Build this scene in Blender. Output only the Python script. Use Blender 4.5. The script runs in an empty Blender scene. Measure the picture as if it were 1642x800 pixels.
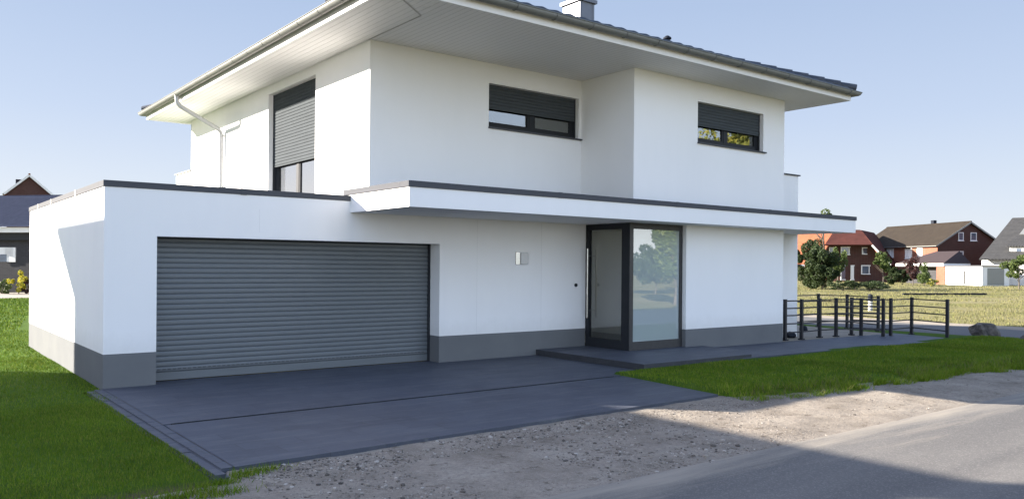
import bpy, bmesh, math, random
import numpy as np
from mathutils import Vector, Matrix
R = math.radians
random.seed(7); rng = np.random.default_rng(7)
scn = bpy.context.scene
C = scn.collection

# ---------------------------------------------------------------- camera
CX, CY, CZ, YAW, ROLL, FPX = -2.39, -12.368, 1.75, 0.6578, 0.0082, 1298.8
cam = bpy.data.cameras.new('camera'); camo = bpy.data.objects.new('camera', cam); C.objects.link(camo)
cam.sensor_width = 36; cam.lens = FPX / 1642 * 36; cam.shift_y = 26.5 / 1642
cam.clip_start = .1; cam.clip_end = 5000
camo.matrix_world = Matrix.Translation((CX, CY, CZ)) @ Matrix.Rotation(-YAW, 4, 'Z') @ Matrix.Rotation(R(90), 4, 'X') @ Matrix.Rotation(ROLL, 4, 'Z')
scn.camera = camo
# ---------------------------------------------------------------- light
SUN = Vector((-1, 1.03, .49)).normalized()
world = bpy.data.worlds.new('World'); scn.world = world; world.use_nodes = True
wn = world.node_tree.nodes; wl = world.node_tree.links
sky = wn.new('ShaderNodeTexSky'); sky.sky_type = 'NISHITA'; sky.sun_disc = False
sky.sun_elevation = math.asin(SUN.z); sky.sun_rotation = math.atan2(SUN.x, SUN.y)
sky.air_density = 1.0; sky.dust_density = 1.0; sky.ozone_density = 2.0; sky.altitude = 50
# pale colour ramp low in the sky; Nishita overhead boosted as added fill light
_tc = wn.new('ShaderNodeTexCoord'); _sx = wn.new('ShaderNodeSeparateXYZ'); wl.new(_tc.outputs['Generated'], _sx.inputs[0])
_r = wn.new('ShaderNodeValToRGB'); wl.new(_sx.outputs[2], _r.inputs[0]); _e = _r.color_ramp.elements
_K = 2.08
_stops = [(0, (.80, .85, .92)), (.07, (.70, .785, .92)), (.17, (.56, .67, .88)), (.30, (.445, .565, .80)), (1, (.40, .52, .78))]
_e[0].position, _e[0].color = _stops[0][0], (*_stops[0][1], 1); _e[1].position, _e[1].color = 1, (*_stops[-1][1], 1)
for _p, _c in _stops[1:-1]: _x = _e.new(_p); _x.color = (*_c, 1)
def _mx(blend, fac, a, b):
    n = wn.new('ShaderNodeMix'); n.data_type = 'RGBA'; n.blend_type = blend
    for i, x in ((0, fac), (6, a), (7, b)):
        if isinstance(x, (int, float)): n.inputs[i].default_value = x
        elif isinstance(x, tuple): n.inputs[i].default_value = (*x, 1)
        else: wl.new(x, n.inputs[i])
    return n.outputs[2]
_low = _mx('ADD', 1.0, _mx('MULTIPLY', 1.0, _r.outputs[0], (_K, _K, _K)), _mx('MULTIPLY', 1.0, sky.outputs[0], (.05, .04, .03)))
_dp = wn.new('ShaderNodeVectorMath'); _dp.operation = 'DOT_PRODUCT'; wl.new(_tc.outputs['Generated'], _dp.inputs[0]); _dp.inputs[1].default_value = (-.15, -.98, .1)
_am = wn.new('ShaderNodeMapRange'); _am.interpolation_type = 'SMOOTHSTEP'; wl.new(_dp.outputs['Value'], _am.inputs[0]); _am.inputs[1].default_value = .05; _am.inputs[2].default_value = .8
_low = _mx('MIX', _am.outputs[0], _low, _mx('MULTIPLY', 1.0, _low, (2.75, 2.7, 2.6)))   # low sky behind the camera brightened, added fill for the shaded fronts
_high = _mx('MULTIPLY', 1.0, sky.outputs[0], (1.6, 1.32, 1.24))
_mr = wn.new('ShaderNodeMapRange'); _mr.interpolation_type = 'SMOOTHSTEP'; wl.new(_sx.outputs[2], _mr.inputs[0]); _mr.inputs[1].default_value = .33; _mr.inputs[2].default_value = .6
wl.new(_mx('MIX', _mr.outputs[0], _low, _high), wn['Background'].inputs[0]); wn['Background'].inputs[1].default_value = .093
sl = bpy.data.lights.new('sun', 'SUN'); sl.energy = 5.0; sl.angle = R(.5); sl.color = (1, .91, .80)
so = bpy.data.objects.new('sun', sl); C.objects.link(so); so.rotation_euler = SUN.to_track_quat('Z', 'Y').to_euler(); so.location = (-20, 20, 20)
vs = scn.view_settings; vs.view_transform = 'Standard'; vs.look = 'None'; vs.gamma = 1; vs.exposure = 2.3
vs.use_curve_mapping = False
scn.cycles.max_bounces = 8; scn.cycles.transparent_max_bounces = 12

# ---------------------------------------------------------------- pixel helper: a point seen at photo pixel x, at a depth
DV = np.array([math.sin(YAW), math.cos(YAW)]); RV = np.array([DV[1], -DV[0]])
def P(px, dep): return np.array([CX, CY]) + DV * dep + RV * (px - 821) / FPX * dep
def hor(px): return 426.5 + .0082 * (px - 821)
def Z(px, py, dep): return CZ + (hor(px) - py) / FPX * dep

# ---------------------------------------------------------------- materials
def mat(name, col, rough=.7, metal=0, noise=None, bump=None, spec=.5, col2=None, stretch=(1, 1, 1), detail=6):
    """noise=(scale, amount) mixes col->col2 ; bump=(scale,strength,distance)"""
    m = bpy.data.materials.new(name); m.use_nodes = True; t = m.node_tree; b = t.nodes['Principled BSDF']
    b.inputs['Base Color'].default_value = (*col, 1); b.inputs['Roughness'].default_value = rough
    b.inputs['Metallic'].default_value = metal; b.inputs['Specular IOR Level'].default_value = spec
    tc = t.nodes.new('ShaderNodeTexCoord'); mp = t.nodes.new('ShaderNodeMapping'); t.links.new(tc.outputs['Object'], mp.inputs[0])
    mp.inputs['Scale'].default_value = stretch
    if noise:
        n = t.nodes.new('ShaderNodeTexNoise'); n.inputs['Scale'].default_value = noise[0]; n.inputs['Detail'].default_value = detail
        n.inputs['Roughness'].default_value = .65
        t.links.new(mp.outputs[0], n.inputs['Vector'])
        r = t.nodes.new('ShaderNodeValToRGB'); a = noise[1]
        c2 = col2 or tuple(min(1, c * .6) for c in col)
        r.color_ramp.elements[0].position = .5 - a; r.color_ramp.elements[0].color = (*c2, 1)
        r.color_ramp.elements[1].position = .5 + a; r.color_ramp.elements[1].color = (*col, 1)
        t.links.new(n.outputs['Fac'], r.inputs[0]); t.links.new(r.outputs[0], b.inputs['Base Color'])
    if bump:
        n2 = t.nodes.new('ShaderNodeTexNoise'); n2.inputs['Scale'].default_value = bump[0]; n2.inputs['Detail'].default_value = 8
        t.links.new(mp.outputs[0], n2.inputs['Vector'])
        bp = t.nodes.new('ShaderNodeBump'); bp.inputs['Strength'].default_value = bump[1]; bp.inputs['Distance'].default_value = bump[2]
        t.links.new(n2.outputs['Fac'], bp.inputs['Height']); t.links.new(bp.outputs[0], b.inputs['Normal'])
    return m

def N(t, typ, **kw):
    n = t.nodes.new(typ)
    for k, v in kw.items(): setattr(n, k, v)
    return n
def math_node(t, op, a, b=None):
    n = t.nodes.new('ShaderNodeMath'); n.operation = op
    for i, x in enumerate((a, b)):
        if x is None: continue
        if isinstance(x, (int, float)): n.inputs[i].default_value = x
        else: t.links.new(x, n.inputs[i])
    return n.outputs[0]
def mixc(t, fac, a, b, blend='MIX'):
    n = t.nodes.new('ShaderNodeMix'); n.data_type = 'RGBA'; n.blend_type = blend
    for i, x in ((0, fac), (6, a), (7, b)):
        if isinstance(x, (int, float)): n.inputs[i].default_value = x
        elif isinstance(x, tuple): n.inputs[i].default_value = (*x, 1)
        else: t.links.new(x, n.inputs[i])
    return n.outputs[2]
def ramp(t, src, *stops):
    r = t.nodes.new('ShaderNodeValToRGB'); e = r.color_ramp.elements
    e[0].position, e[0].color = stops[0][0], (*stops[0][1], 1); e[1].position, e[1].color = stops[-1][0], (*stops[-1][1], 1)
    for s in stops[1:-1]:
        x = e.new(s[0]); x.color = (*s[1], 1)
    t.links.new(src, r.inputs[0]); return r.outputs[0]
def noise(t, vec, scale, detail=6, rough=.6):
    n = t.nodes.new('ShaderNodeTexNoise'); n.inputs['Scale'].default_value = scale; n.inputs['Detail'].default_value = detail; n.inputs['Roughness'].default_value = rough
    t.links.new(vec, n.inputs['Vector']); return n.outputs['Fac']
def base(name, rough=.8, spec=.4):
    m = bpy.data.materials.new(name); m.use_nodes = True; t = m.node_tree; b = t.nodes['Principled BSDF']
    b.inputs['Roughness'].default_value = rough; b.inputs['Specular IOR Level'].default_value = spec
    tc = t.nodes.new('ShaderNodeTexCoord'); return m, t, b, tc.outputs['Object']
def add_bump(t, b, h, strength, dist):
    bp = t.nodes.new('ShaderNodeBump'); bp.inputs['Strength'].default_value = strength; bp.inputs['Distance'].default_value = dist
    t.links.new(h, bp.inputs['Height']); t.links.new(bp.outputs[0], b.inputs['Normal'])

def plaster():
    m, t, b, o = base('white_plaster', .85, .25)
    mp = N(t, 'ShaderNodeMapping'); mp.inputs['Scale'].default_value = (1.5, 1.5, .25); t.links.new(o, mp.inputs[0])
    streak = noise(t, mp.outputs[0], 1.6, 5, .6)
    blot = noise(t, o, .7, 4, .5)
    c = mixc(t, ramp(t, streak, (.35, (0, 0, 0)), (.75, (1, 1, 1))), (.83, .828, .82), (.80, .80, .795))
    c = mixc(t, ramp(t, blot, (.3, (0, 0, 0)), (.7, (.7, .7, .7))), c, (.85, .845, .835))
    sz = N(t, 'ShaderNodeSeparateXYZ'); t.links.new(o, sz.inputs[0])
    low = ramp(t, math_node(t, 'ADD', math_node(t, 'MULTIPLY', sz.outputs[2], 1.0), math_node(t, 'MULTIPLY', noise(t, o, 6, 5, .7), .35)), (.60, (.55, .55, .55)), (.95, (0, 0, 0)))
    c = mixc(t, low, c, (.66, .65, .62))
    c = mixc(t, ramp(t, noise(t, o, 90, 3, .8), (.45, (0, 0, 0)), (.75, (.25, .25, .25))), c, (.70, .70, .69))
    t.links.new(c, b.inputs['Base Color'])
    add_bump(t, b, noise(t, o, 120, 4, .7), .6, .006)
    return m
M = {}
M['plaster'] = plaster()
M['plinth'] = mat('grey_plinth_render', (.165, .17, .17), .95, spec=.02, noise=(1.2, .3), col2=(.135, .14, .145), bump=(140, .4, .004))
M['soffit'] = None
def boards():
    m, t, b, o = base('white_soffit_boards', .55, .4)
    sx = N(t, 'ShaderNodeSeparateXYZ'); t.links.new(o, sx.inputs[0])
    f = math_node(t, 'FRACT', math_node(t, 'MULTIPLY', sx.outputs[0], 1 / .115))
    g = ramp(t, f, (0, (0, 0, 0)), (.05, (0, 0, 0)), (.09, (1, 1, 1)), (1, (1, 1, 1)))
    t.links.new(mixc(t, g, (.49, .49, .485), (.76, .757, .75)), b.inputs['Base Color'])
    add_bump(t, b, g, .7, .01); return m
M['soffit'] = boards()
M['fascia'] = mat('white_fascia_paint', (.76, .75, .73), .5, noise=(3, .4), col2=(.70, .69, .67))
M['zinc'] = mat('weathered_zinc', (.21, .215, .205), .5, .3, noise=(9, .3), col2=(.16, .165, .155), bump=(30, .15, .003))
M['coping'] = mat('grey_aluminium_coping', (.085, .088, .098), .8, .0, spec=.12, noise=(2.5, .35), col2=(.068, .071, .078), stretch=(.4, .4, 3))
M['anthracite'] = mat('anthracite_frame_paint', (.028, .031, .036), .6, 0, spec=.18, noise=(20, .3), col2=(.022, .024, .028))
M['slat'] = mat('anthracite_shutter_slats', (.072, .082, .090), .9, .0, spec=.06, noise=(2, .3), col2=(.058, .066, .072), stretch=(1, 1, 6))
M['garage'] = mat('grey_steel_roller_slats', (.132, .148, .158), .5, .2, noise=(1.4, .35), col2=(.112, .126, .136), stretch=(1, 1, 9), bump=(60, .08, .002))
M['steel'] = mat('brushed_stainless', (.58, .58, .57), .25, 1.0, noise=(90, .4), col2=(.48, .48, .47), stretch=(1, 1, .05))
M['tile'] = mat('glazed_anthracite_roof_tile', (.028, .036, .05), .5, 0, noise=(14, .35), col2=(.018, .023, .032), bump=(80, .2, .003))
M['chim_zinc'] = mat('chimney_sheet_metal', (.15, .16, .185), .5, .3, noise=(5, .3), col2=(.12, .13, .15), bump=(5, .2, .01))
M['slate'] = mat('dark_slate_cladding', (.022, .026, .036), .85, 0, spec=.08, noise=(7, .3), col2=(.018, .02, .026), bump=(20, .3, .01))
M['interior'] = mat('interior_plaster', (.60, .63, .66), .9, noise=(.8, .4), col2=(.54, .57, .60))
M['dark_int'] = mat('dim_interior', (.10, .10, .10), .9, noise=(1, .4), col2=(.07, .07, .07))
M['roofing'] = mat('bitumen_roof_deck', (.05, .05, .05), .9, noise=(3, .3), bump=(60, .4, .01))
M['black_iron'] = mat('black_painted_railing', (.018, .02, .026), .4, .3, noise=(30, .3), col2=(.03, .03, .035))

def schlick(t, f0):
    g = N(t, 'ShaderNodeNewGeometry'); v = N(t, 'ShaderNodeVectorMath', operation='DOT_PRODUCT'); t.links.new(g.outputs['Incoming'], v.inputs[0]); t.links.new(g.outputs['Normal'], v.inputs[1])
    c = math_node(t, 'SUBTRACT', 1.0, math_node(t, 'ABSOLUTE', v.outputs['Value'])); p = math_node(t, 'POWER', c, 5.0)
    return math_node(t, 'ADD', f0, math_node(t, 'MULTIPLY', p, 1 - f0))
def glass(name, f0, tint, rough=.0, bs=.02):
    m = bpy.data.materials.new(name); m.use_nodes = True; t = m.node_tree; t.nodes.clear()
    out = N(t, 'ShaderNodeOutputMaterial'); mx = N(t, 'ShaderNodeMixShader'); tr = N(t, 'ShaderNodeBsdfTransparent'); gl = N(t, 'ShaderNodeBsdfGlossy')
    tr.inputs[0].default_value = (*tint, 1); gl.inputs['Roughness'].default_value = rough
    tc = N(t, 'ShaderNodeTexCoord'); bp = N(t, 'ShaderNodeBump'); bp.inputs['Strength'].default_value = bs; bp.inputs['Distance'].default_value = .05
    t.links.new(noise(t, tc.outputs['Object'], 1.2, 2, .5), bp.inputs['Height']); t.links.new(bp.outputs[0], gl.inputs['Normal'])
    t.links.new(schlick(t, f0), mx.inputs[0]); t.links.new(tr.outputs[0], mx.inputs[1]); t.links.new(gl.outputs[0], mx.inputs[2]); t.links.new(mx.outputs[0], out.inputs[0])
    return m
M['glass'] = glass('double_glazing', .22, (.75, .8, .8))
M['glass_bright'] = glass('mirror_coated_glazing', .9, (.6, .65, .68))
M['glass_sky'] = glass('coated_glazing', .20, (.6, .65, .68))
M['glass_door'] = glass('door_glazing', .14, (.85, .88, .88))
def frosted():
    m = bpy.data.materials.new('satin_glazing'); m.use_nodes = True; t = m.node_tree; t.nodes.clear()
    out = N(t, 'ShaderNodeOutputMaterial'); mx = N(t, 'ShaderNodeMixShader'); mx2 = N(t, 'ShaderNodeMixShader'); df = N(t, 'ShaderNodeBsdfDiffuse'); gl = N(t, 'ShaderNodeBsdfGlossy'); tr = N(t, 'ShaderNodeBsdfTranslucent')
    df.inputs[0].default_value = (.50, .58, .58, 1); tr.inputs[0].default_value = (.5, .55, .58, 1); gl.inputs['Roughness'].default_value = 0
    mx2.inputs[0].default_value = .2
    t.links.new(df.outputs[0], mx2.inputs[1]); t.links.new(tr.outputs[0], mx2.inputs[2])
    t.links.new(schlick(t, .30), mx.inputs[0]); t.links.new(mx2.outputs[0], mx.inputs[1]); t.links.new(gl.outputs[0], mx.inputs[2]); t.links.new(mx.outputs[0], out.inputs[0])
    return m
M['frosted'] = frosted()

# ---------------------------------------------------------------- mesh helpers
class MB:
    def __init__(s): s.v = []; s.f = []; s.sm = []
    def add(s, vs, fs, smooth=False):
        o = len(s.v); s.v += [tuple(map(float, v)) for v in vs]; s.f += [tuple(i + o for i in f) for f in fs]; s.sm += [smooth] * len(fs); return s
    def box(s, x0, x1, y0, y1, z0, z1):
        return s.add([(x0, y0, z0), (x1, y0, z0), (x1, y1, z0), (x0, y1, z0), (x0, y0, z1), (x1, y0, z1), (x1, y1, z1), (x0, y1, z1)],
                     [(3, 2, 1, 0), (4, 5, 6, 7), (0, 1, 5, 4), (1, 2, 6, 5), (2, 3, 7, 6), (3, 0, 4, 7)])
    def bar(s, a, b, w, h, up=(0, 0, 1)):
        a, b, up = Vector(a), Vector(b), Vector(up); d = (b - a).normalized()
        sd = d.cross(up)
        if sd.length < 1e-4: sd = d.cross(Vector((1, 0, 0)))
        sd.normalize(); u = sd.cross(d).normalized()
        c = [(-1, -1), (1, -1), (1, 1), (-1, 1)]
        vs = [p + sd * i * w / 2 + u * j * h / 2 for p in (a, b) for i, j in c]
        return s.add(vs, [(3, 2, 1, 0), (4, 5, 6, 7), (0, 1, 5, 4), (1, 2, 6, 5), (2, 3, 7, 6), (3, 0, 4, 7)])
    def tube(s, pts, r, n=12, caps=True):
        pts = [Vector(p) for p in pts]; rs = r if isinstance(r, (list, tuple)) else [r] * len(pts)
        o = []; ref = None
        for i, p in enumerate(pts):
            d = (pts[min(i + 1, len(pts) - 1)] - pts[max(i - 1, 0)]).normalized()
            if ref is None: ref = d.orthogonal().normalized()
            ref = (ref - d * ref.dot(d)).normalized(); w = d.cross(ref)
            o += [p + (ref * math.cos(2 * math.pi * k / n) + w * math.sin(2 * math.pi * k / n)) * rs[i] for k in range(n)]
        f = [(i * n + k, i * n + (k + 1) % n, (i + 1) * n + (k + 1) % n, (i + 1) * n + k) for i in range(len(pts) - 1) for k in range(n)]
        s.add(o, f, True)
        if caps: s.add(o[:n], [tuple(range(n))[::-1]]); s.add(o[-n:], [tuple(range(n))])
        return s
    def build(s, name, m, parent=None, loc=None, rz=0, bevel=0, auto=True):
        me = bpy.data.meshes.new(name); me.from_pydata(s.v, [], s.f); me.materials.append(m if not isinstance(m, str) else M[m])
        me.polygons.foreach_set('use_smooth', s.sm); me.update()
        o = bpy.data.objects.new(name, me); C.objects.link(o)
        if parent: o.parent = parent
        if loc is not None: o.location = loc
        o.rotation_euler.z = rz
        if bevel:
            b = o.modifiers.new('b', 'BEVEL'); b.width = bevel; b.segments = 2; b.limit_method = 'ANGLE'; b.harden_normals = False
        return o
def tag(o, label=None, cat=None, group=None, kind=None):
    for k, v in (('label', label), ('category', cat), ('group', group), ('kind', kind)):
        if v: o[k] = v
    return o
def empty(name, loc=(0, 0, 0), rz=0, label=None, cat=None, group=None):
    o = bpy.data.objects.new(name, None); C.objects.link(o); o.location = loc; o.rotation_euler.z = rz; o.empty_display_size = .3
    return tag(o, label, cat, group)
def wall(mb, o, u, n, u0, u1, z0, z1, holes=(), th=.3):
    """wall panel in plane through o (x,y) with horizontal direction u, outward normal n; holes (ua,ub,za,zb)"""
    us = sorted({u0, u1, *[h[0] for h in holes], *[h[1] for h in holes]}); zs = sorted({z0, z1, *[h[2] for h in holes], *[h[3] for h in holes]})
    us = [a for a in us if u0 <= a <= u1]; zs = [a for a in zs if z0 <= a <= z1]
    def pt(a, z, d): return (o[0] + u[0] * a - n[0] * d, o[1] + u[1] * a - n[1] * d, z)
    solid = lambda i, j: 0 <= i < len(us) - 1 and 0 <= j < len(zs) - 1 and not any(h[0] <= us[i] and us[i + 1] <= h[1] and h[2] <= zs[j] and zs[j + 1] <= h[3] for h in holes)
    for i in range(len(us) - 1):
        for j in range(len(zs) - 1):
            if not solid(i, j): continue
            a, b, c, d = us[i], us[i + 1], zs[j], zs[j + 1]
            for dd in (0, th): mb.add([pt(a, c, dd), pt(b, c, dd), pt(b, d, dd), pt(a, d, dd)], [(0, 1, 2, 3)])
            for (ii, jj, p, q) in ((i - 1, j, (a, c), (a, d)), (i + 1, j, (b, c), (b, d)), (i, j - 1, (a, c), (b, c)), (i, j + 1, (a, d), (b, d))):
                if not solid(ii, jj): mb.add([pt(*p, 0), pt(*q, 0), pt(*q, th), pt(*p, th)], [(0, 1, 2, 3)])
    return mb

exec_later = []
# ================================================================ GROUND
def ground_mat(name, cols, sc, bumpd, rough=.95, fine=60, bs=.6):
    m, t, b, o = base(name, rough, .05)
    a = noise(t, o, sc, 6, .65); f = noise(t, o, fine, 5, .7)
    c = ramp(t, a, (.32, cols[0]), (.5, cols[1]), (.68, cols[2]))
    c = mixc(t, ramp(t, f, (.35, (0, 0, 0)), (.65, (.5, .5, .5))), c, tuple(x * .55 for x in cols[1]))
    t.links.new(c, b.inputs['Base Color']); add_bump(t, b, f, bs, bumpd); return m
M['field'] = ground_mat('dry_field_grass', ((.125, .13, .05), (.19, .175, .08), (.235, .21, .12)), .18, .03, fine=4)
M['lawn'] = _lm = ground_mat('lawn_soil_and_grass', ((.05, .085, .012), (.06, .11, .015), (.08, .13, .02)), .8, .02, fine=45)
_t = _lm.node_tree; _b = _t.nodes['Principled BSDF']; _l = _b.inputs['Base Color'].links[0].from_socket; _tc2 = _t.nodes.new('ShaderNodeTexCoord'); _s2 = _t.nodes.new('ShaderNodeSeparateXYZ'); _t.links.new(_tc2.outputs['Object'], _s2.inputs[0])
_t.links.new(mixc(_t, ramp(_t, math_node(_t, 'ADD', math_node(_t, 'MULTIPLY', _s2.outputs[2], 12.0), 1.0), (.25, (1, 1, 1)), (.6, (0, 0, 0))), _l, (.10, .075, .05)), _b.inputs['Base Color'])
M['sand'] = ground_mat('sandy_gravel', ((0.184, 0.158, 0.127), (0.267, 0.232, 0.189), (0.331, 0.294, 0.241)), 1.6, .02, fine=22)
M['verge'] = ground_mat('pale_sand_verge', ((0.231, 0.203, 0.161), (0.294, 0.259, 0.210), (0.336, 0.301, 0.252)), .9, .01, fine=30)
def asphalt_mat():
    m, t, b, o = base('worn_grey_asphalt', .85, .3)
    a = noise(t, o, .5, 6, .65); mp = N(t, 'ShaderNodeMapping'); mp.inputs['Scale'].default_value = (.12, 1.2, 1); t.links.new(o, mp.inputs[0])
    tr = noise(t, mp.outputs[0], 1.3, 5, .6); sy_ = N(t, 'ShaderNodeSeparateXYZ'); t.links.new(o, sy_.inputs[0]); f = noise(t, o, 180, 3, .8); v = N(t, 'ShaderNodeTexVoronoi'); v.inputs['Scale'].default_value = 90; t.links.new(o, v.inputs['Vector'])
    c = ramp(t, a, (.3, (.084, .080, .076)), (.7, (.118, .113, .105)))
    c = mixc(t, ramp(t, tr, (.4, (0, 0, 0)), (.7, (.7, .7, .7))), c, (.165, .155, .14))
    c = mixc(t, ramp(t, f, (.4, (0, 0, 0)), (.7, (.6, .6, .6))), c, (.075, .073, .07))
    c = mixc(t, ramp(t, v.outputs['Color'], (.6, (0, 0, 0)), (.9, (.35, .35, .35))), c, (.3, .28, .25))
    cr = N(t, 'ShaderNodeTexVoronoi'); cr.feature = 'DISTANCE_TO_EDGE'; cr.inputs['Scale'].default_value = .55; wv = N(t, 'ShaderNodeVectorMath', operation='ADD'); nn = N(t, 'ShaderNodeTexNoise'); nn.inputs['Scale'].default_value = 2.5; nn.inputs['Detail'].default_value = 6
    sc_ = N(t, 'ShaderNodeVectorMath', operation='SCALE'); sc_.inputs[3].default_value = .5; t.links.new(o, nn.inputs['Vector']); t.links.new(nn.outputs['Color'], sc_.inputs[0]); t.links.new(sc_.outputs[0], wv.inputs[0]); t.links.new(o, wv.inputs[1]); t.links.new(wv.outputs[0], cr.inputs['Vector'])
    crm = mixc(t, 1.0, ramp(t, cr.outputs['Distance'], (0, (.7, .7, .7)), (.006, (0, 0, 0)), (1, (0, 0, 0))), ramp(t, a, (.5, (0, 0, 0)), (.6, (1, 1, 1))), 'MULTIPLY')
    c = mixc(t, crm, c, (.05, .048, .045))
    ed = math_node(t, 'ADD', sy_.outputs[1], math_node(t, 'MULTIPLY', math_node(t, 'SUBTRACT', noise(t, mp.outputs[0], 2.2, 6, .7), .5), 2.4))
    c = mixc(t, ramp(t, math_node(t, 'ADD', math_node(t, 'MULTIPLY', ed, .9), 7.6), (.3, (0, 0, 0)), (1, (1, 1, 1))), c, (.27, .24, .195))
    t.links.new(c, b.inputs['Base Color']); add_bump(t, b, f, .5, .004); return m
M['asphalt'] = asphalt_mat()
def pavers_mat():
    m, t, b, o = base('dark_concrete_pavers', .62, .35)
    br = N(t, 'ShaderNodeTexBrick'); br.offset = .5; br.inputs['Scale'].default_value = 1; br.inputs['Mortar Size'].default_value = .004; br.inputs['Mortar Smooth'].default_value = .3
    br.inputs['Brick Width'].default_value = .6; br.inputs['Row Height'].default_value = .30
    br.inputs['Color1'].default_value = (.046, .053, .072, 1); br.inputs['Color2'].default_value = (.066, .074, .095, 1); br.inputs['Mortar'].default_value = (.034, .036, .042, 1)
    t.links.new(o, br.inputs['Vector'])
    a = noise(t, o, 1.1, 6, .65); f = noise(t, o, 70, 4, .7)
    mp = N(t, 'ShaderNodeMapping'); mp.inputs['Scale'].default_value = (.5, 3, 1); t.links.new(o, mp.inputs[0]); s = noise(t, mp.outputs[0], 2.5, 6, .7)
    c = mixc(t, ramp(t, a, (.35, (0, 0, 0)), (.7, (.55, .55, .55))), br.outputs['Color'], (.085, .094, .118))
    c = mixc(t, ramp(t, s, (.5, (0, 0, 0)), (.72, (.8, .8, .8))), c, (.125, .13, .14)); c = mixc(t, ramp(t, noise(t, mp.outputs[0], 9, 5, .7), (.62, (0, 0, 0)), (.74, (.6, .6, .6))), c, (.17, .17, .175)); c = mixc(t, ramp(t, noise(t, o, 2.6, 6, .7), (.55, (0, 0, 0)), (.7, (.5, .5, .5))), c, (.04, .043, .052))
    c = mixc(t, ramp(t, f, (.4, (0, 0, 0)), (.7, (.3, .3, .3))), c, (.034, .036, .042))
    t.links.new(c, b.inputs['Base Color']); add_bump(t, b, math_node(t, 'SUBTRACT', f, math_node(t, 'MULTIPLY', br.outputs['Fac'], 3.0)), .35, .003); return m
M['pavers'] = pavers_mat()

def sheet(name, outline, z, m, kind='structure', **k):
    mb = MB(); mb.add([(x, y, z) for x, y in outline], [tuple(range(len(outline)))]); return tag(mb.build(name, m, **k), kind=kind)
big = [(1500 * math.cos(a), 1500 * math.sin(a)) for a in np.linspace(0, 2 * math.pi, 65)[:-1]]
sheet('ground', big, -.10, 'field')
def fbm(x, y, seed=0):
    r = np.random.default_rng(seed); v = 0
    for k in range(6):
        a = r.uniform(0, 2 * np.pi); fr = 1.6 ** k * r.uniform(.8, 1.2); v = v + np.sin((x * np.cos(a) + y * np.sin(a)) * fr + r.uniform(0, 6)) / 1.35 ** k
    return v / 3
# gravel shoulder: bumpy real sheet between drive and road
def grid(name, x0, x1, y0, y1, st, zf, m, **k):
    xs = np.arange(x0, x1 + st / 2, st); ys = np.arange(y0, y1 + st / 2, st); X, Y = np.meshgrid(xs, ys); Zz = zf(X, Y)
    nx, ny = len(xs), len(ys); v = np.stack([X.ravel(), Y.ravel(), Zz.ravel()], 1)
    i = np.arange(nx - 1)[None, :] + np.arange(ny - 1)[:, None] * nx; i = i.ravel()
    f = np.stack([i, i + 1, i + 1 + nx, i + nx], 1)
    mb = MB(); mb.v = [tuple(a) for a in v.tolist()]; mb.f = [tuple(a) for a in f.tolist()]; mb.sm = [True] * len(mb.f)
    return mb.build(name, m, **k)
def gravel_z(X, Y):
    e = np.clip((Y + 7.75 + .10 * fbm(X * 1.3, Y, 3)) / .5, 0, 1)
    e = np.where((X < -.1) & (Y > -5.7), 0, e) - np.where((X < -.1) & (Y > -5.7), 1.2, 0)
    return -.062 + e * (.028 + .012 * fbm(X * 2.2, Y * 2.2, 1) + .006 * fbm(X * 9, Y * 9, 2)) 
_t = M['sand'].node_tree; _b = _t.nodes['Principled BSDF']; _l = _b.inputs['Base Color'].links[0].from_socket; _tc3 = _t.nodes.new('ShaderNodeTexCoord'); _o = _tc3.outputs['Object']
_c = mixc(_t, ramp(_t, noise(_t, _o, 7, 6, .75), (.56, (0, 0, 0)), (.64, (.8, .8, .8))), _l, (.10, .082, .065))
_c = mixc(_t, ramp(_t, noise(_t, _o, 55, 3, .7), (.6, (0, 0, 0)), (.68, (.7, .7, .7))), _c, (.07, .06, .05))
_c = mixc(_t, ramp(_t, noise(_t, _o, 95, 2, .7), (.62, (0, 0, 0)), (.68, (.7, .7, .7))), _c, (.42, .38, .33)); _t.links.new(_c, _b.inputs['Base Color'])
tag(grid('gravel_shoulder', -9, 20.4, -8.1, -4.6, .06, gravel_z, M['sand']), kind='structure')
# roads
MBr = MB(); MBr.add([(-60, -13.4, -.045), (90, -13.4, -.045), (90, -7.55, -.045), (-60, -7.55, -.045)], [(0, 1, 2, 3)])
tag(MBr.build('road', 'asphalt'), kind='structure')
sheet('side_road', [(20.9, -7.551), (24.5, -7.551), (24.9, 80), (21.5, 80)], -.041, mat('shade_toned_asphalt', (.085, .085, .083), .9, noise=(.6, .3), col2=(.065, .065, .065), bump=(150, .4, .004)))  # house shade on the side road put into the asphalt colour
sheet('road_verge', [(24.502, -7.549), (26.0, -7.549), (26.6, 80), (24.902, 80)], -.049, 'verge')
sheet('back_street', [(-60, 34.5), (19.5, 34.5), (19.5, 43), (-60, 43)], -.04, 'asphalt')
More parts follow.
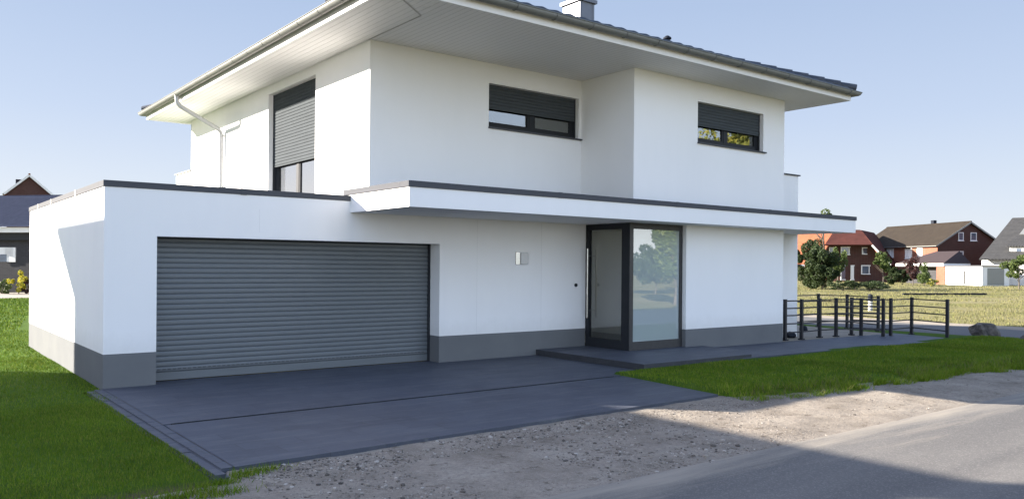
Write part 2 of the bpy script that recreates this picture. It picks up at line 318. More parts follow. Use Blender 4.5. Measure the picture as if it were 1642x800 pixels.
# lawns
def lawn_r_front(x): return np.interp(x, [6.6, 6.9, 7.8, 9.5, 12.6, 14.3, 17, 20.6], [-4.95, -5.5, -5.78, -5.84, -6.05, -6.28, -6.6, -6.8]) + .07 * fbm(x * 4, x * 0, 9)
def lz_r(X, Y):
    e = np.clip((Y - lawn_r_front(X)) / .35, 0, 1); e2 = np.clip((X - np.interp(Y, [-6, -5.2, -3], [6.8, 6.72, 6.95])) / .1, 0, 1); e3 = np.clip((20.6 - X) / .5, 0, 1)
    return -.09 + (.125 + .02 * fbm(X, Y, 4)) * np.minimum(np.minimum(e ** .7, e2), e3)
def lawn_top(x, y): return float(lz_r(np.array(x), np.array(y)))
lr = grid('lawn', 6.6, 21.0, -7.0, -2.9, .08, lz_r, M['lawn']); tag(lr, kind='structure')
tag(grid('lawn', 10.95, 20.6, -3.1, -1.4, .1, lambda X, Y: -.02 + 0 * X, M['lawn']), kind='structure') if False else None
def lz_l(X, Y):
    e = np.clip((Y + 5.75 + .12 * fbm(X * 3, Y * 0, 5)) / .3, 0, 1)
    return -.10 + (.075 + .012 * fbm(X, Y, 6)) * e
tag(grid('lawn', -14.06, -.2, -6.2, 0, .12, lz_l, M['lawn']), kind='structure')
tag(grid('lawn', -14, .04, 0, 12, .12, lz_l, M['lawn']), kind='structure')
sheet('lawn', [(.04, 7.3), (16.2, 7.3), (16.2, 12), (.04, 12)], -.031, 'lawn')
sheet('lawn', [(-30, 12), (16, 12), (19, 34.4), (-30, 34.4)], -.03, 'lawn')
sheet('lawn', [(16.25, -.9), (20.8, -.9), (21.2, 34.4), (16.25, 12)], -.035, 'lawn')
sheet('lawn', [(18.9, -3.4), (20.8, -3.4), (20.8, -.902), (19.9, -.902)], -.033, 'lawn')

# driveway: slabs either side of the drain channel
mb = MB()
mb.add([(0, -3.10, 0), (7.0, -3.10, 0), (9.4, -3.10, 0), (9.4, .33, 0), (0, .33, 0)], [(0, 1, 2, 3, 4)])
mb.add([(0, -5.38, 0), (6.72, -5.26, 0), (7.0, -3.16, 0), (0, -3.16, 0)], [(0, 1, 2, 3)])
mb.add([(0, -5.38, 0), (6.72, -5.26, 0), (6.72, -5.26, -.12), (0, -5.38, -.12)], [(3, 2, 1, 0)])
mb.add([(0, -3.10, 0), (7, -3.10, 0), (7, -3.10, -.05), (0, -3.10, -.05)], [(0, 1, 2, 3)]); mb.add([(0, -3.16, 0), (7, -3.16, 0), (7, -3.16, -.05), (0, -3.16, -.05)], [(0, 1, 2, 3)])
tag(mb.build('driveway', 'pavers'), kind='structure')
# slot drain: channel + two thin edge rails + bars
dr = empty('slot_drain', (3.4, -3.13, -.03), label='narrow dark slot drain running across the grey driveway', cat='drain')
m_ = MB(); m_.box(-3.32, 3.45, -.028, .028, -.02, -.015); m_.build('channel', 'slate', dr)
m_ = MB()
for sy in (-.026, .026): m_.box(-3.32, 3.45, sy - .003, sy + .003, -.014, .033)
m_.build('edge_rail', 'anthracite', dr)
# left kerb course: two stepped rows of blocks along the drive
mb = MB(); rr_ = random.Random(3)
y = -5.36
while y < 0:
    y2 = min(y + .245, 0); j = rr_.uniform(-.004, .004)
    mb.box(-.105, -.0005, y + .002, y2 - .002, -.10, -.004 + j * .3); y += .25
y = -5.5
while y < -.02:
    y2 = min(y + .245, -.0); j = rr_.uniform(-.005, .005)
    mb.box(-.20 + j, -.112, y + .002, y2 - .002, -.10, -.02 + j * .6); y += .25
mb.box(-.205, -.001, -5.5, -.001, -.11, -.05); mb.box(-.11, -.001, -5.37, -.001, -.05, -.018)
tag(mb.build('kerb', 'pavers'), kind='structure')
# garden path to the right
mb = MB(); mb.add([(10.2, -2.95, .06), (18.4, -3.22, .02), (18.9, -2.9, .02), (19.2, -1.35, .02), (14.07, -1.35, .05), (10.2, -1.35, .06)], [(0, 1, 2, 3, 4, 5)])
mb.add([(10.2, -2.95, .06), (18.4, -3.22, .02), (18.4, -3.22, -.08), (10.2, -2.95, -.08)], [(3, 2, 1, 0)])
tag(mb.build('path', 'pavers'), kind='structure')
sheet('terrace', [(14.07, -1.349), (19.2, -1.349), (19.9, 2.0), (14.07, 2.0)], -.005, 'verge')

# entrance step
st = empty('entrance_step', (9, -1.5, 0), label='low dark concrete step platform in front of the glass entrance', cat='step')
ol = [(7.78 - 9, 1.5), (7.74 - 9, -1.42), (10.66 - 9, -1.46), (11.2 - 9, -.7)]
m_ = MB(); m_.add([(x, y, .11) for x, y in ol] + [(11.2 - 9, 1.5, .11)], [(0, 1, 2, 3, 4)])
m_.build('tread', 'pavers', st)
m_ = MB()
for a, b in zip(ol[:-1], ol[1:]):
    m_.add([(a[0], a[1], .1099), (b[0], b[1], .1099), (b[0], b[1], -.05), (a[0], a[1], -.05)], [(0, 1, 2, 3)])
m_.build('riser', mat('dark_riser', (.05, .052, .058), .8, noise=(9, .3), bump=(60, .5, .004)), st)

# ================================================================ GRASS BLADES
def blade_mat(name, c1, c2, c3):
    m, t, b, o = base(name, .95, .04)
    g = N(t, 'ShaderNodeNewGeometry'); a = noise(t, o, .9, 5, .6)
    r = ramp(t, g.outputs['Random Per Island'], (0, c1), (.6, c2), (1, c3))
    c = mixc(t, ramp(t, a, (.35, (0, 0, 0)), (.7, (.6, .6, .6))), r, tuple(x * .7 for x in c1))
    t.links.new(c, b.inputs['Base Color'])
    b.inputs['Subsurface Weight'].default_value = 0
    return m
M['blade'] = blade_mat('grass_blade', (.085, .155, .012), (.145, .225, .018), (.27, .28, .05))
M['weed'] = blade_mat('mixed_lawn_blade', (.04, .085, .012), (.11, .15, .02), (.30, .27, .07))
M['dryblade'] = blade_mat('dry_grass_blade', (.13, .125, .05), (.19, .175, .08), (.12, .15, .045))
def blades(name, xy, zb, hmin, hmax, w, m, label, cat, lean=.5):
    n = len(xy); a = rng.uniform(0, 2 * np.pi, n); h = rng.uniform(hmin, hmax, n); la = rng.uniform(0, 2 * np.pi, n); ll = rng.uniform(.1, lean, n) * h
    ww = w * rng.uniform(.7, 1.3, n) / 2
    dx, dy = np.cos(a) * ww, np.sin(a) * ww
    p0 = np.stack([xy[:, 0] - dx, xy[:, 1] - dy, zb], 1); p1 = np.stack([xy[:, 0] + dx, xy[:, 1] + dy, zb], 1)
    p2 = np.stack([xy[:, 0] + np.cos(la) * ll, xy[:, 1] + np.sin(la) * ll, zb + h], 1)
    v = np.stack([p0, p1, p2], 1).reshape(-1, 3).astype(np.float32)
    me = bpy.data.meshes.new(name); me.vertices.add(3 * n); me.vertices.foreach_set('co', v.ravel())
    me.loops.add(3 * n); me.loops.foreach_set('vertex_index', np.arange(3 * n, dtype=np.int32)); me.polygons.add(n)
    me.polygons.foreach_set('loop_start', np.arange(0, 3 * n, 3, dtype=np.int32)); me.polygons.foreach_set('loop_total', np.full(n, 3, dtype=np.int32))
    me.update(calc_edges=True); me.materials.append(M[m]); o = bpy.data.objects.new(name, me); C.objects.link(o)
    return tag(o, label, cat, kind='stuff')
def scatter(x0, x1, y0, y1, n, keep=None):
    p = np.stack([rng.uniform(x0, x1, n), rng.uniform(y0, y1, n)], 1)
    return p[keep(p)] if keep is not None else p
parts_ = [scatter(-2.4, -.2, -5.75, -1, 65000), scatter(-2.6, -.02, -1, 5, 26000), np.concatenate([scatter(-2.2, -.02, 5, 12, 9000), scatter(-.02, 3, 7.45, 12, 7000)]), scatter(-1.2, 3.6, 12, 34, 14000, lambda p: p[:, 0] < .16 * (p[:, 1] - 12) + .3)]
ksz = [(.015, .036, .0045), (.018, .04, .007), (.02, .045, .012), (.03, .06, .03)]
for p_, k_ in zip(parts_, ksz):
    zb = lz_l(p_[:, 0], p_[:, 1]) if p_[0, 1] < 12 else np.full(len(p_), -.03)
    blades('grass', p_, zb, k_[0], k_[1], k_[2], 'blade', 'short mown green grass of the lawn left of the garage', 'grass')
keep_r = lambda p: (p[:, 1] > lawn_r_front(p[:, 0])) & (p[:, 0] > np.interp(p[:, 1], [-6, -5.2, -3], [6.85, 6.74, 6.98]))
p_ = scatter(6.7, 20.6, -6.9, -3.0, 100000, keep_r); p_ = p_[(p_[:, 0] < 10.3) | (p_[:, 1] < -3.22)]
blades('grass', p_, lz_r(p_[:, 0], p_[:, 1]), .02, .05, .008, 'blade', 'short green grass of the lawn right of the driveway', 'grass')
def bank(p): 
    f = lawn_r_front(p[:, 0]); return (p[:, 1] > f - .16 + .2 * (fbm(p[:, 0] * 5, p[:, 1] * 5, 12) - .5)) & (p[:, 1] < f + .35) & (p[:, 0] > 6.8) & (fbm(p[:, 0] * 3, p[:, 1] * 3, 13) > -.35)
p_ = scatter(6.7, 20.6, -7.2, -4.6, 60000, bank)
blades('grass', p_, lz_r(p_[:, 0], p_[:, 1]).clip(-.06), .04, .12, .012, 'blade', 'rough longer grass fringe on the lawn bank above the gravel', 'grass', .9)
# loose tufts at the left lawn edge
cen = [(-.25, -5.75), (-.1, -5.62), (-.5, -5.9), (-.7, -5.95), (-.95, -5.88), (.15, -5.55), (-.35, -6.05)]
p_ = np.concatenate([np.array(c) + rng.normal(0, .07, (260, 2)) * np.array([1.8, .7]) for c in cen])
blades('grass', p_, gravel_z(p_[:, 0], p_[:, 1]), .02, .08, .007, 'blade', 'small grass tufts growing out of the gravel edge', 'grass', 1.0)
cen = [(float(x), float(lawn_r_front(np.array(x))) - .03 - .22 * float(u)) for x, u in zip(rng.uniform(8.6, 19, 46), rng.uniform(0, 1, 46) ** 2)]
p_ = np.concatenate([np.array(c) + rng.normal(0, .06, (150, 2)) * np.array([1.6, .6]) * rng.uniform(.5, 1.6) for c in cen])
blades('grass', p_, gravel_z(p_[:, 0], p_[:, 1]), .03, .13, .009, 'blade', 'scattered weed tufts along the foot of the grassy bank', 'grass', 1.1)
p_ = scatter(7, 20.4, -6.9, -5.4, 9000, bank); blades('grass', p_, lz_r(p_[:, 0], p_[:, 1]).clip(-.06), .05, .14, .01, 'dryblade', 'dry straw blades mixed in the grassy bank', 'grass', 1.2)
p_ = scatter(6.9, 20.4, -6.7, -3.1, 26000, lambda p: keep_r(p) & (fbm(p[:, 0] * 1.7, p[:, 1] * 2.3, 44) > .15)); p_ = p_[(p_[:, 0] < 10.3) | (p_[:, 1] < -3.25)]
blades('grass', p_, lz_r(p_[:, 0], p_[:, 1]), .03, .065, .009, 'weed', 'darker and yellower patches of grass in the lawn right of the driveway', 'grass')
p_ = scatter(-2.4, -.2, -5.75, 5, 22000, lambda p: fbm(p[:, 0] * 1.9, p[:, 1] * 1.5, 45) > .2)
blades('grass', p_, lz_l(p_[:, 0], p_[:, 1]), .02, .045, .006, 'weed', 'darker and yellower patches of grass in the lawn left of the garage', 'grass')
# field
fp = []
for (n, d0, d1) in ((16000, 24, 45), (12000, 45, 75), (7000, 75, 118)):
    dd = rng.uniform(d0, d1, n); px = rng.uniform(1262, 1720, n); q = np.array([CX, CY])[None] + DV[None] * dd[:, None] + RV[None] * ((px - 821) / FPX * dd)[:, None]
    k = (q[:, 0] > 26.7) & (fbm(q[:, 0] * .5, q[:, 1] * .5, 21) > -.3); fp.append((q[k], d0))
for q_, d0 in fp:
    s = d0 / 24; blades('grass', q_, np.full(len(q_), -.1), .03 * s ** .4, .11 * s ** .3, .018 * s, 'dryblade', 'dry yellowish meadow grass of the open field at right', 'grass', .9)

# ================================================================ STONES
def stone_mesh(seed):
    bm = bmesh.new(); bmesh.ops.create_icosphere(bm, subdivisions=1, radius=1); r = random.Random(seed)
    for v in bm.verts: v.co *= r.uniform(.75, 1.2)
    v = np.array([x.co[:] for x in bm.verts]); f = np.array([[x.index for x in p.verts] for p in bm.faces]); bm.free(); return v, f
def stones(name, xy, zb, s, m, label):
    V, F = [], []; o = 0; ms = [stone_mesh(i) for i in range(6)]
    for i in range(len(xy)):
        v, f = ms[i % 6]; a = rng.uniform(0, 6.28); c, sn = math.cos(a), math.sin(a); k = s[i] * np.array([rng.uniform(.7, 1.3), rng.uniform(.7, 1.2), rng.uniform(.4, .8)])
        w = v * k; w = np.stack([w[:, 0] * c - w[:, 1] * sn + xy[i, 0], w[:, 0] * sn + w[:, 1] * c + xy[i, 1], w[:, 2] + zb[i] + k[2] * .3], 1)
        V.append(w); F.append(f + o); o += len(v)
    V = np.concatenate(V); F = np.concatenate(F); me = bpy.data.meshes.new(name); me.from_pydata(V.tolist(), [], F.tolist()); me.materials.append(M[m]); ob = bpy.data.objects.new(name, me); C.objects.link(ob)
    return tag(ob, label, 'gravel', kind='stuff')
def stone_mat():
    m, t, b, o = base('mixed_pebbles', .85, .3); g = N(t, 'ShaderNodeNewGeometry')
    t.links.new(ramp(t, g.outputs['Random Per Island'], (0, (.05, .045, .04)), (.35, (.14, .12, .10)), (.75, (.26, .23, .19)), (1, (.40, .37, .33))), b.inputs['Base Color']); return m
M['stone'] = stone_mat()
p1 = scatter(-1.2, 8.5, -7.6, -5.45, 16000, lambda p: (fbm(p[:, 0] * 1.6, p[:, 1] * 1.6, 31) > -.1) & ((p[:, 0] < 6.6) | (p[:, 1] < -6.1)))
p2 = scatter(-.3, 7, -6.0, -5.42, 5200, lambda p: (fbm(p[:, 0] * 2, p[:, 1] * 2, 33) > -.3))
p3 = scatter(8.5, 20, -7.5, -6.4, 700)
pp = np.concatenate([p1, p2, p3]); pp = pp[(pp[:, 0] > 0) | (pp[:, 1] < -6.0)]
stones('gravel', pp, gravel_z(pp[:, 0], pp[:, 1]), (rng.gamma(1.6, .0034, len(pp)) * np.where(pp[:, 0] > 4.5, .6, 1)).clip(.002, .03), 'stone', 'loose pebbles and grit on the sandy shoulder beside the road')

# ================================================================ THE VILLA
H = empty('villa', (0, 0, 0), label='white modern two storey house with garage, flat canopy and hipped dark roof', cat='house')
HG, HP, HD, XD0, XD1, DG = 2.81, .474, 2.137, .696, 5.515, 7.37
XC, CCY, ZC0, ZC1, XE = 3.74, -1.925, 2.62, 3.008, 16.186
XU, YU, ZS, XR, YB, XB, YBK = 4.176, .169, 5.62, 9.093, -1.346, 14.076, 10.51
XW, YW, ZW = 16.19, -.35, 4.12
Xp, Yp, nX, nY = (1, 0), (0, 1), (-1, 0), (0, -1)
# lower walls
w = MB()
wall(w, (0, 0), Xp, nY, 0, XR, HP, HG, [(XD0, XD1, HP, HD)], .34)
wall(w, (0, 0), Yp, nX, .34, DG, HP, HG)
wall(w, (0, DG), Xp, (0, 1), 0, XU, HP, HG, th=.02)
wall(w, (0, YB), Xp, nY, 10.665, XB, HP, ZC0)
wall(w, (10.665, 0), Yp, nX, YB + .3, -.4, 0.1, ZC0, th=.1)
wall(w, (XB, 0), Yp, Xp, YB + .3, YW, HP, ZC0)
wall(w, (0, YW), Xp, nY, XB, XW, -.03, ZC0)
wall(w, (XW, 0), Yp, Xp, YW + .3, YBK, -.03, ZC0)
wall(w, (0, YBK), Xp, Yp, XU, XW, 0, ZC0, th=.02)
w.build('ground_storey_wall', 'plaster', H)
for q in (((0, 0), Xp, nY, 0, XD0, -.12, HP, (), .34), ((0, 0), Xp, nY, XD1, XR, -.12, HP, (), .34), ((0, 0), Yp, nX, .34, DG, -.12, HP), ((0, YB), Xp, nY, 10.665, XB, -.12, HP), ((XB, 0), Yp, Xp, YB + .3, YW, -.12, HP)):
    wall(MB(), *q).build('plinth', 'plinth', H) if False else None
    w = MB(); wall(w, *q); w.build('plinth', 'plinth', H)
# faint render seams
M['joint'] = mat('joint_grey', (.72, .72, .72), .9, noise=(4, .3))
for x in (2.2, 6.34, 7.9): MB().box(x - .0015, x + .0015, -.001, .01, HP if x != 2.2 else HD + .1, 2.6).build('expansion_joint', 'joint', H)
# upper walls
WF = (2.41, 4.85, 2.72, 5.43); W1 = (6.705, 9.02, 4.40, 5.243); W2 = (10.995, 13.268, 4.36, 5.218)
w = MB()
wall(w, (XU, 0), Yp, nX, YU + .3, YBK, 2.70, ZS, [WF])
wall(w, (0, YU), Xp, nY, XU, XR, 2.70, ZS, [W1])
wall(w, (XR, 0), Yp, nX, YB + .3, YU + .3, 2.95, ZS)
wall(w, (0, YB), Xp, nY, XR, XB, 2.95, ZS, [W2])
wall(w, (XB, 0), Yp, Xp, YB + .3, YBK, 2.95, ZS)
wall(w, (0, YBK), Xp, Yp, XU, XB, 2.7, ZS, th=.02)
w.build('upper_storey_wall', 'plaster', H)
# terrace parapets
w = MB(); wall(w, (0, YW), Xp, nY, XB, XW, 2.95, ZW, th=.2); wall(w, (XW, 0), Yp, Xp, YW + .2, 8, 2.95, ZW, th=.2); w.build('terrace_parapet', 'plaster', H)
w = MB(); w.box(XB, XW + .05, YW - .04, YW + .24, ZW, ZW + .03); w.box(XW - .24, XW + .05, YW + .24, 8, ZW, ZW + .03); w.build('parapet_coping', 'coping', H)
w = MB(); w.box(XU + .01, XU + .25, YBK + .02, 11.95, 2.6, 4.27); w.build('rear_parapet', 'plaster', H)
w = MB(); w.box(XU - .03, XU + .29, YBK + .02, 12.0, 4.272, 4.30); w.build('parapet_coping', 'zinc', H)
# garage flat roof & coping
w = MB(); w.box(.3, XC, .34, DG - .03, 2.55, 2.70); w.build('flat_roof', 'roofing', H)
w = MB(); w.box(-.015, XC + .004, -.015, .32, HG + .002, 2.90); w.box(-.0151, .3, .32, DG + .03, HG + .002, 2.90); w.box(.3, XU, DG - .28, DG + .03, HG + .002, 2.90)
w.build('roof_coping', 'coping', H, bevel=.004)
for yy in (2.1, 4.5, 6.1): MB().box(-.019, .0, yy - .05, yy + .05, HG - .005, 2.903).build('coping_joint', 'zinc', H)
MB().box(1.9, 1.99, -.019, 0, HG - .004, 2.903).build('coping_joint', 'coping', H)
# canopy slab
w = MB(); w.box(XC, XE, CCY, YU - .01, ZC0, 2.915); w.box(XB, XE, YU - .01, 3, ZC0 + .001, 2.914); cn = w.build('canopy', 'plaster', H)
w = MB(); w.box(XC - .02, XE + .02, CCY - .02, CCY + .24, 2.917, ZC1); w.box(XC - .02, XC + .22, CCY + .24, YU + .05, 2.917, ZC1); w.box(XE - .22, XE + .02, CCY + .24, YW - .045, 2.917, ZC1)
w.build('canopy_coping', 'coping', cn, bevel=.004)
w = MB(); w.box(XC + .22, XE - .22, CCY + .24, YU - .02, 2.916, 2.95); w.build('canopy_deck', 'roofing', cn)
for xx in (6.7, 9.7, 12.7): MB().box(xx - .04, xx + .04, CCY - .0225, CCY, 2.914, ZC1 + .003).build('coping_joint', 'coping', cn)

# garage door: curved horizontal slats
def slats(y, x0, x1, z0, z1, pitch, depth, mb=None, axis='x', out=-1):
    """stack of convex slats in plane, extruded along axis; out=direction the bulge faces"""
    mb = mb or MB(); n = int(round((z1 - z0) / pitch)); p = (z1 - z0) / n; prof = []
    for i in range(n):
        zb = z0 + i * p
        for a, d in ((0, 0), (.06, .25), (.12, .7), (.3, .95), (.5, 1), (.72, .92), (.88, .6), (.97, .15)): prof.append((zb + a * p, d * depth))
    prof.append((z1, 0)); vs = []
    for z, d in prof:
        for u in (x0, x1): vs.append((u, y + out * d, z) if axis == 'x' else (y + out * d, u, z))
    return mb.add(vs, [(2 * i, 2 * i + 1, 2 * i + 3, 2 * i + 2) for i in range(len(prof) - 1)], False)
gd = slats(.345, XD0 + .03, XD1 - .03, .13, HD, .078, .012).build('garage_door', 'garage', H)
w = MB(); w.box(XD0 + .03, XD1 - .03, .33, .36, .012, .128); w.build('bottom_rail', 'garage', gd)
for i in range(64):
    x = XD0 + .10 + i * .0735
    if x < XD1 - .1: MB().box(x, x + .045, .3235, .332, .165, .178).build('ventilation_slot', 'coping', gd)
for q in ((XD0 + .001, XD0 + .03), (XD1 - .045, XD1 - .001)): MB().box(*q, .31, .38, 0.0, HD).build('guide_rail', 'anthracite', gd)
w = MB(); w.box(XD0 + .03, XD1 - .045, .325, .38, HD - .025, HD - .001); w.build('head_rail', 'anthracite', gd)
w = MB(); w.box(XD0 - .1, XD1 + .1, .39, .42, 0, HD + .1); w.build('door_backing', 'dark_int', gd)

# windows -----------------------------------------------------------
def window(axis, pl, out, a0, a1, z0, z1, zsh, rec, mull, gm, name='window', sill=True, back='dark_int', frame_w=.06, bottom=None):
    """axis 'x': window in an y=const wall (pl). out = outward sign. returns frame"""
    def bx(mb, u0, u1, d0, d1, za, zb):
        p, q = sorted((pl - out * d0, pl - out * d1))
        return mb.box(u0, u1, p, q, za, zb) if axis == 'x' else mb.box(p, q, u0, u1, za, zb)
    e = .002; f = MB(); d0, d1 = rec, rec + .07; fb = bottom or frame_w
    bx(f, a0 + e, a0 + frame_w, d0, d1, z0 + e, z1 - e); bx(f, a1 - frame_w, a1 - e, d0, d1, z0 + e, z1 - e)
    bx(f, a0 + frame_w, a1 - frame_w, d0, d1, z0 + e, z0 + fb); bx(f, a0 + frame_w, a1 - frame_w, d0, d1, z1 - frame_w, z1 - e)
    for m_ in mull: bx(f, m_ - .055, m_ + .055, d0 + .001, d1, z0 + fb, z1 - frame_w)
    fr = f.build(name, 'anthracite', H)
    edges = [a0 + frame_w, *mull, a1 - frame_w]
    # sash frames + panes
    for i, (ua, ub) in enumerate(zip(edges[:-1], edges[1:])):
        if i > 0: ua += .055
        if i < len(mull): ub -= .055
        s = MB(); t_ = .045
        bx(s, ua, ua + t_, d0 + .012, d1 - .01, z0 + fb, z1 - frame_w); bx(s, ub - t_, ub, d0 + .012, d1 - .01, z0 + fb, z1 - frame_w)
        bx(s, ua + t_, ub - t_, d0 + .012, d1 - .01, z0 + fb, z0 + fb + t_); bx(s, ua + t_, ub - t_, d0 + .012, d1 - .01, z1 - frame_w - t_, z1 - frame_w)
        s.build('sash', 'anthracite', fr)
        g = MB(); bx(g, ua + t_, ub - t_, d0 + .035, d0 + .04, z0 + fb + t_, z1 - frame_w - t_)
        g.build('pane', gm[i % len(gm)], fr)
    sh = slats(pl - out * (rec - .035), a0 + .03, a1 - .03, zsh + .03, z1 - .002, (z1 - zsh) / round((z1 - zsh) / .062), .014, axis=axis, out=out)
    bx(sh, a0 + .03, a1 - .03, rec - .045, rec - .028, zsh, zsh + .03)
    sh.build('roller_shutter', 'slat', fr)
    for q in ((a0 + e, a0 + .03), (a1 - .03, a1 - e)):
        gl = MB(); bx(gl, *q, rec - .055, rec - .002, z0 + e, z1 - e); gl.build('shutter_guide', 'anthracite', fr)
    if sill:
        s = MB(); bx(s, a0 - .01, a1 + .07, -.05, rec + .01, z0 - .022, z0 + .004); s.build('sill', 'coping', fr)
    r = MB(); bx(r, a0 - .05, a1 + .05, .75, .78, z0 - .2, z1 + .1); r.build('room_wall', back, fr)
    return fr
fw = window('y', XU, -1, *WF, 3.85, .16, [3.62], ['glass_bright'], sill=False, frame_w=.09)
w1 = window('x', YU, -1, *W1, 4.775, .15, [7.88], ['glass_sky', 'glass'], bottom=.09)
w2 = window('x', YB, -1, *W2, 4.735, .15, [12.1], ['glass'], bottom=.09)
c_ = MB(); c_.box(7.9, 9.0, YU + .27, YU + .28, 4.42, 5.2); c_.build('blind', mat('grey_blind', (.13, .125, .12), .8, noise=(2, .3), stretch=(1, 1, 20)), w1)
c_ = MB(); c_.box(2.3, 4.9, 0, .01, 2.8, 5.3); cu = MB()
pts = [(XU + .42 + .03 * math.sin(i * .9), 2.45 + i * .03) for i in range(80)]
for (xa, ya), (xb, yb) in zip(pts[:-1], pts[1:]): cu.add([(xa, ya, 2.75), (xb, yb, 2.75), (xb, yb, 5.4), (xa, ya, 5.4)], [(0, 1, 2, 3)], True)
cu.build('net_curtain', mat('white_net_curtain', (.7, .7, .7), .9, noise=(5, .3)), fw)

# entrance -----------------------------------------------------------
ZE = .112
hall = MB(); hall.box(9.2, 14, -1.0, 4.0, .14, .165); hall.build('hall_floor', mat('hall_stone_floor', (.14, .14, .14), .3, noise=(1, .3)), H)
hall = MB(); hall.box(13.3, 13.4, -1.0, 4, .15, 2.6); hall.box(9.2, 13.3, 3.95, 4.0, .15, 2.6); hall.box(11.3, 11.45, .6, 3.95, .15, 2.6); hall.box(9.2, 13.4, -.9, 4, 2.60, 2.618); hall.build('hall_wall', 'interior', H)
f = MB()  # door leaf in x = XR plane, y from -1.25 to 0
y0, y1, z1 = -1.25, -.012, 2.612
f.box(XR, XR + .09, y1 - .085, y1, ZE, z1); f.box(XR, XR + .09, y0 + .003, y0 + .21, ZE, z1); f.box(XR, XR + .09, y0 + .21, y1 - .085, z1 - .11, z1); f.box(XR, XR + .09, y0 + .21, y1 - .085, ZE, ZE + .18)
door = f.build('entrance_door', 'anthracite', H)
g = MB(); g.box(XR + .035, XR + .045, y0 + .21, y1 - .085, ZE + .18, z1 - .11); g.build('pane', 'glass_door', door)
hn = MB(); hn.tube([(XR - .085, -.15, .70), (XR - .085, -.15, 2.12)], .017); hn.tube([(XR + .005, -.15, .85), (XR - .085, -.15, .85)], .01); hn.tube([(XR + .005, -.15, 1.97), (XR - .085, -.15, 1.97)], .01); hn.build('handle', 'steel', door)
hn = MB(); hn.box(XR - .012, XR, -.06, -.03, 1.18, 1.30); hn.build('lock_plate', 'steel', door)
f = MB(); yg = -1.25; xa, xb = XR + .003, 10.66
f.box(xa, xa + .10, yg - .012, yg + .08, ZE, z1); f.box(xb - .07, xb, yg, yg + .08, ZE, z1); f.box(xa + .10, xb - .07, yg, yg + .08, z1 - .11, z1); f.box(xa + .10, xb - .07, yg, yg + .08, ZE, ZE + .17)
sp = f.build('entrance_side_panel', mat('bronze_grey_frame', (.06, .06, .062), .4, .3, noise=(8, .3)), H)
g = MB(); g.box(xa + .10, xb - .07, yg + .03, yg + .04, ZE + .17, z1 - .11); g.build('pane', 'frosted', sp)
# wall-mounted fittings
ic = empty('intercom', (7.39, -.004, 1.9), label='small square steel light and intercom plate on the white wall', cat='intercom'); ic.parent = H
del ic['category'], ic['label']
MB().box(-.15, -.045, -.02, 0, -.12, .12).build('back_plate', 'steel', ic, bevel=.004)
MB().box(-.03, .155, -.035, 0, -.12, .12).build('lamp_cover', mat('opal_plastic', (.62, .63, .63), .25, noise=(6, .3), col2=(.5, .5, .5)), ic, bevel=.02)
MB().tube([(8.82, 0, 1.37), (8.82, -.025, 1.37)], .035, 20).build('doorbell', 'anthracite', H)

# roof ----------------------------------------------------------------
FX0, FX1, FY0, FY1 = 3.17, 15.16, -2.33, 11.0     # fascia outer faces
w = MB(); w.add([(FX0, FY0, ZS), (FX1, FY0, ZS), (FX1, FY1, ZS), (FX0, FY1, ZS)], [(3, 2, 1, 0)])
w.v = [(x, y, z) for x, y, z in w.v]; w.build('soffit', 'soffit', H)
w = MB(); zt = 5.80
for a in ((FX0, FX1, FY0 - .02, FY0), (FX0, FX1, FY1, FY1 + .02), (FX0 - .02, FX0, FY0 - .02, FY1 + .02), (FX1, FX1 + .02, FY0 - .02, FY1 + .02)): w.box(*a, ZS - .006, zt)
w.build('fascia', 'fascia', H)
w = MB(); w.box(XU - .03, XU - .015, -1.54, YU - .0, ZS - .008, ZS - .001); w.bar((4.15, -1.54, ZS - .005), (FX0, FY0, ZS - .005), .02, .008); w.build('soffit_joint', mat('soffit_joint_grey', (.6, .59, .58), .8, noise=(4, .3)), H)  # thin plain grey strip along the soffit board joint
TAN = math.tan(R(20)); RX0, RX1, RY0, RY1 = FX0 - .08, FX1 + .08, FY0 - .10, FY1 + .10; ZR = 5.83
def slope(mb, length, run_to, org, along, inward):
    """pantile surface: courses stepped; along/inward unit vectors"""
    cs = .34; nrow = int(math.ceil(run_to / cs)); L = length
    for r in range(nrow):
        s0, s1 = r * cs, min((r + 1) * cs + .03, run_to)
        rows = []
        for s, lift in ((s0, 0), (s0 + .002, .032), (s1, .010)):
            lo, hi = min(s, L / 2), max(L - s, L / 2); us = np.clip(np.arange(0, L + .029, .03), lo, hi)
            w = .5 + .5 * np.sin(us / .30 * 2 * np.pi); w = np.clip(w, .15, 1) ** 1.3
            rows.append([(org[0] + along[0] * u + inward[0] * s, org[1] + along[1] * u + inward[1] * s, ZR + s * TAN + lift + .022 * ww) for u, ww in zip(us, w)])
        n = len(rows[0]); vs = rows[0] + rows[1] + rows[2]
        mb.add(vs, [(k * n + i, k * n + i + 1, (k + 1) * n + i + 1, (k + 1) * n + i) for k in range(2) for i in range(n - 1) if rows[k][i] != rows[k][i + 1] or rows[k + 1][i] != rows[k + 1][i + 1]], True)
LX, LY = RX1 - RX0, RY1 - RY0; half = LX / 2
w = MB()
slope(w, LX, half, (RX0, RY0), (1, 0), (0, 1)); slope(w, LX, half, (RX0, RY1), (1, 0), (0, -1)); slope(w, LY, half, (RX0, RY0), (0, 1), (1, 0)); slope(w, LY, half, (RX1, RY0), (0, 1), (-1, 0))
roof = w.build('roof', 'tile', H)
w = MB(); zt_ = ZR + half * TAN + .06
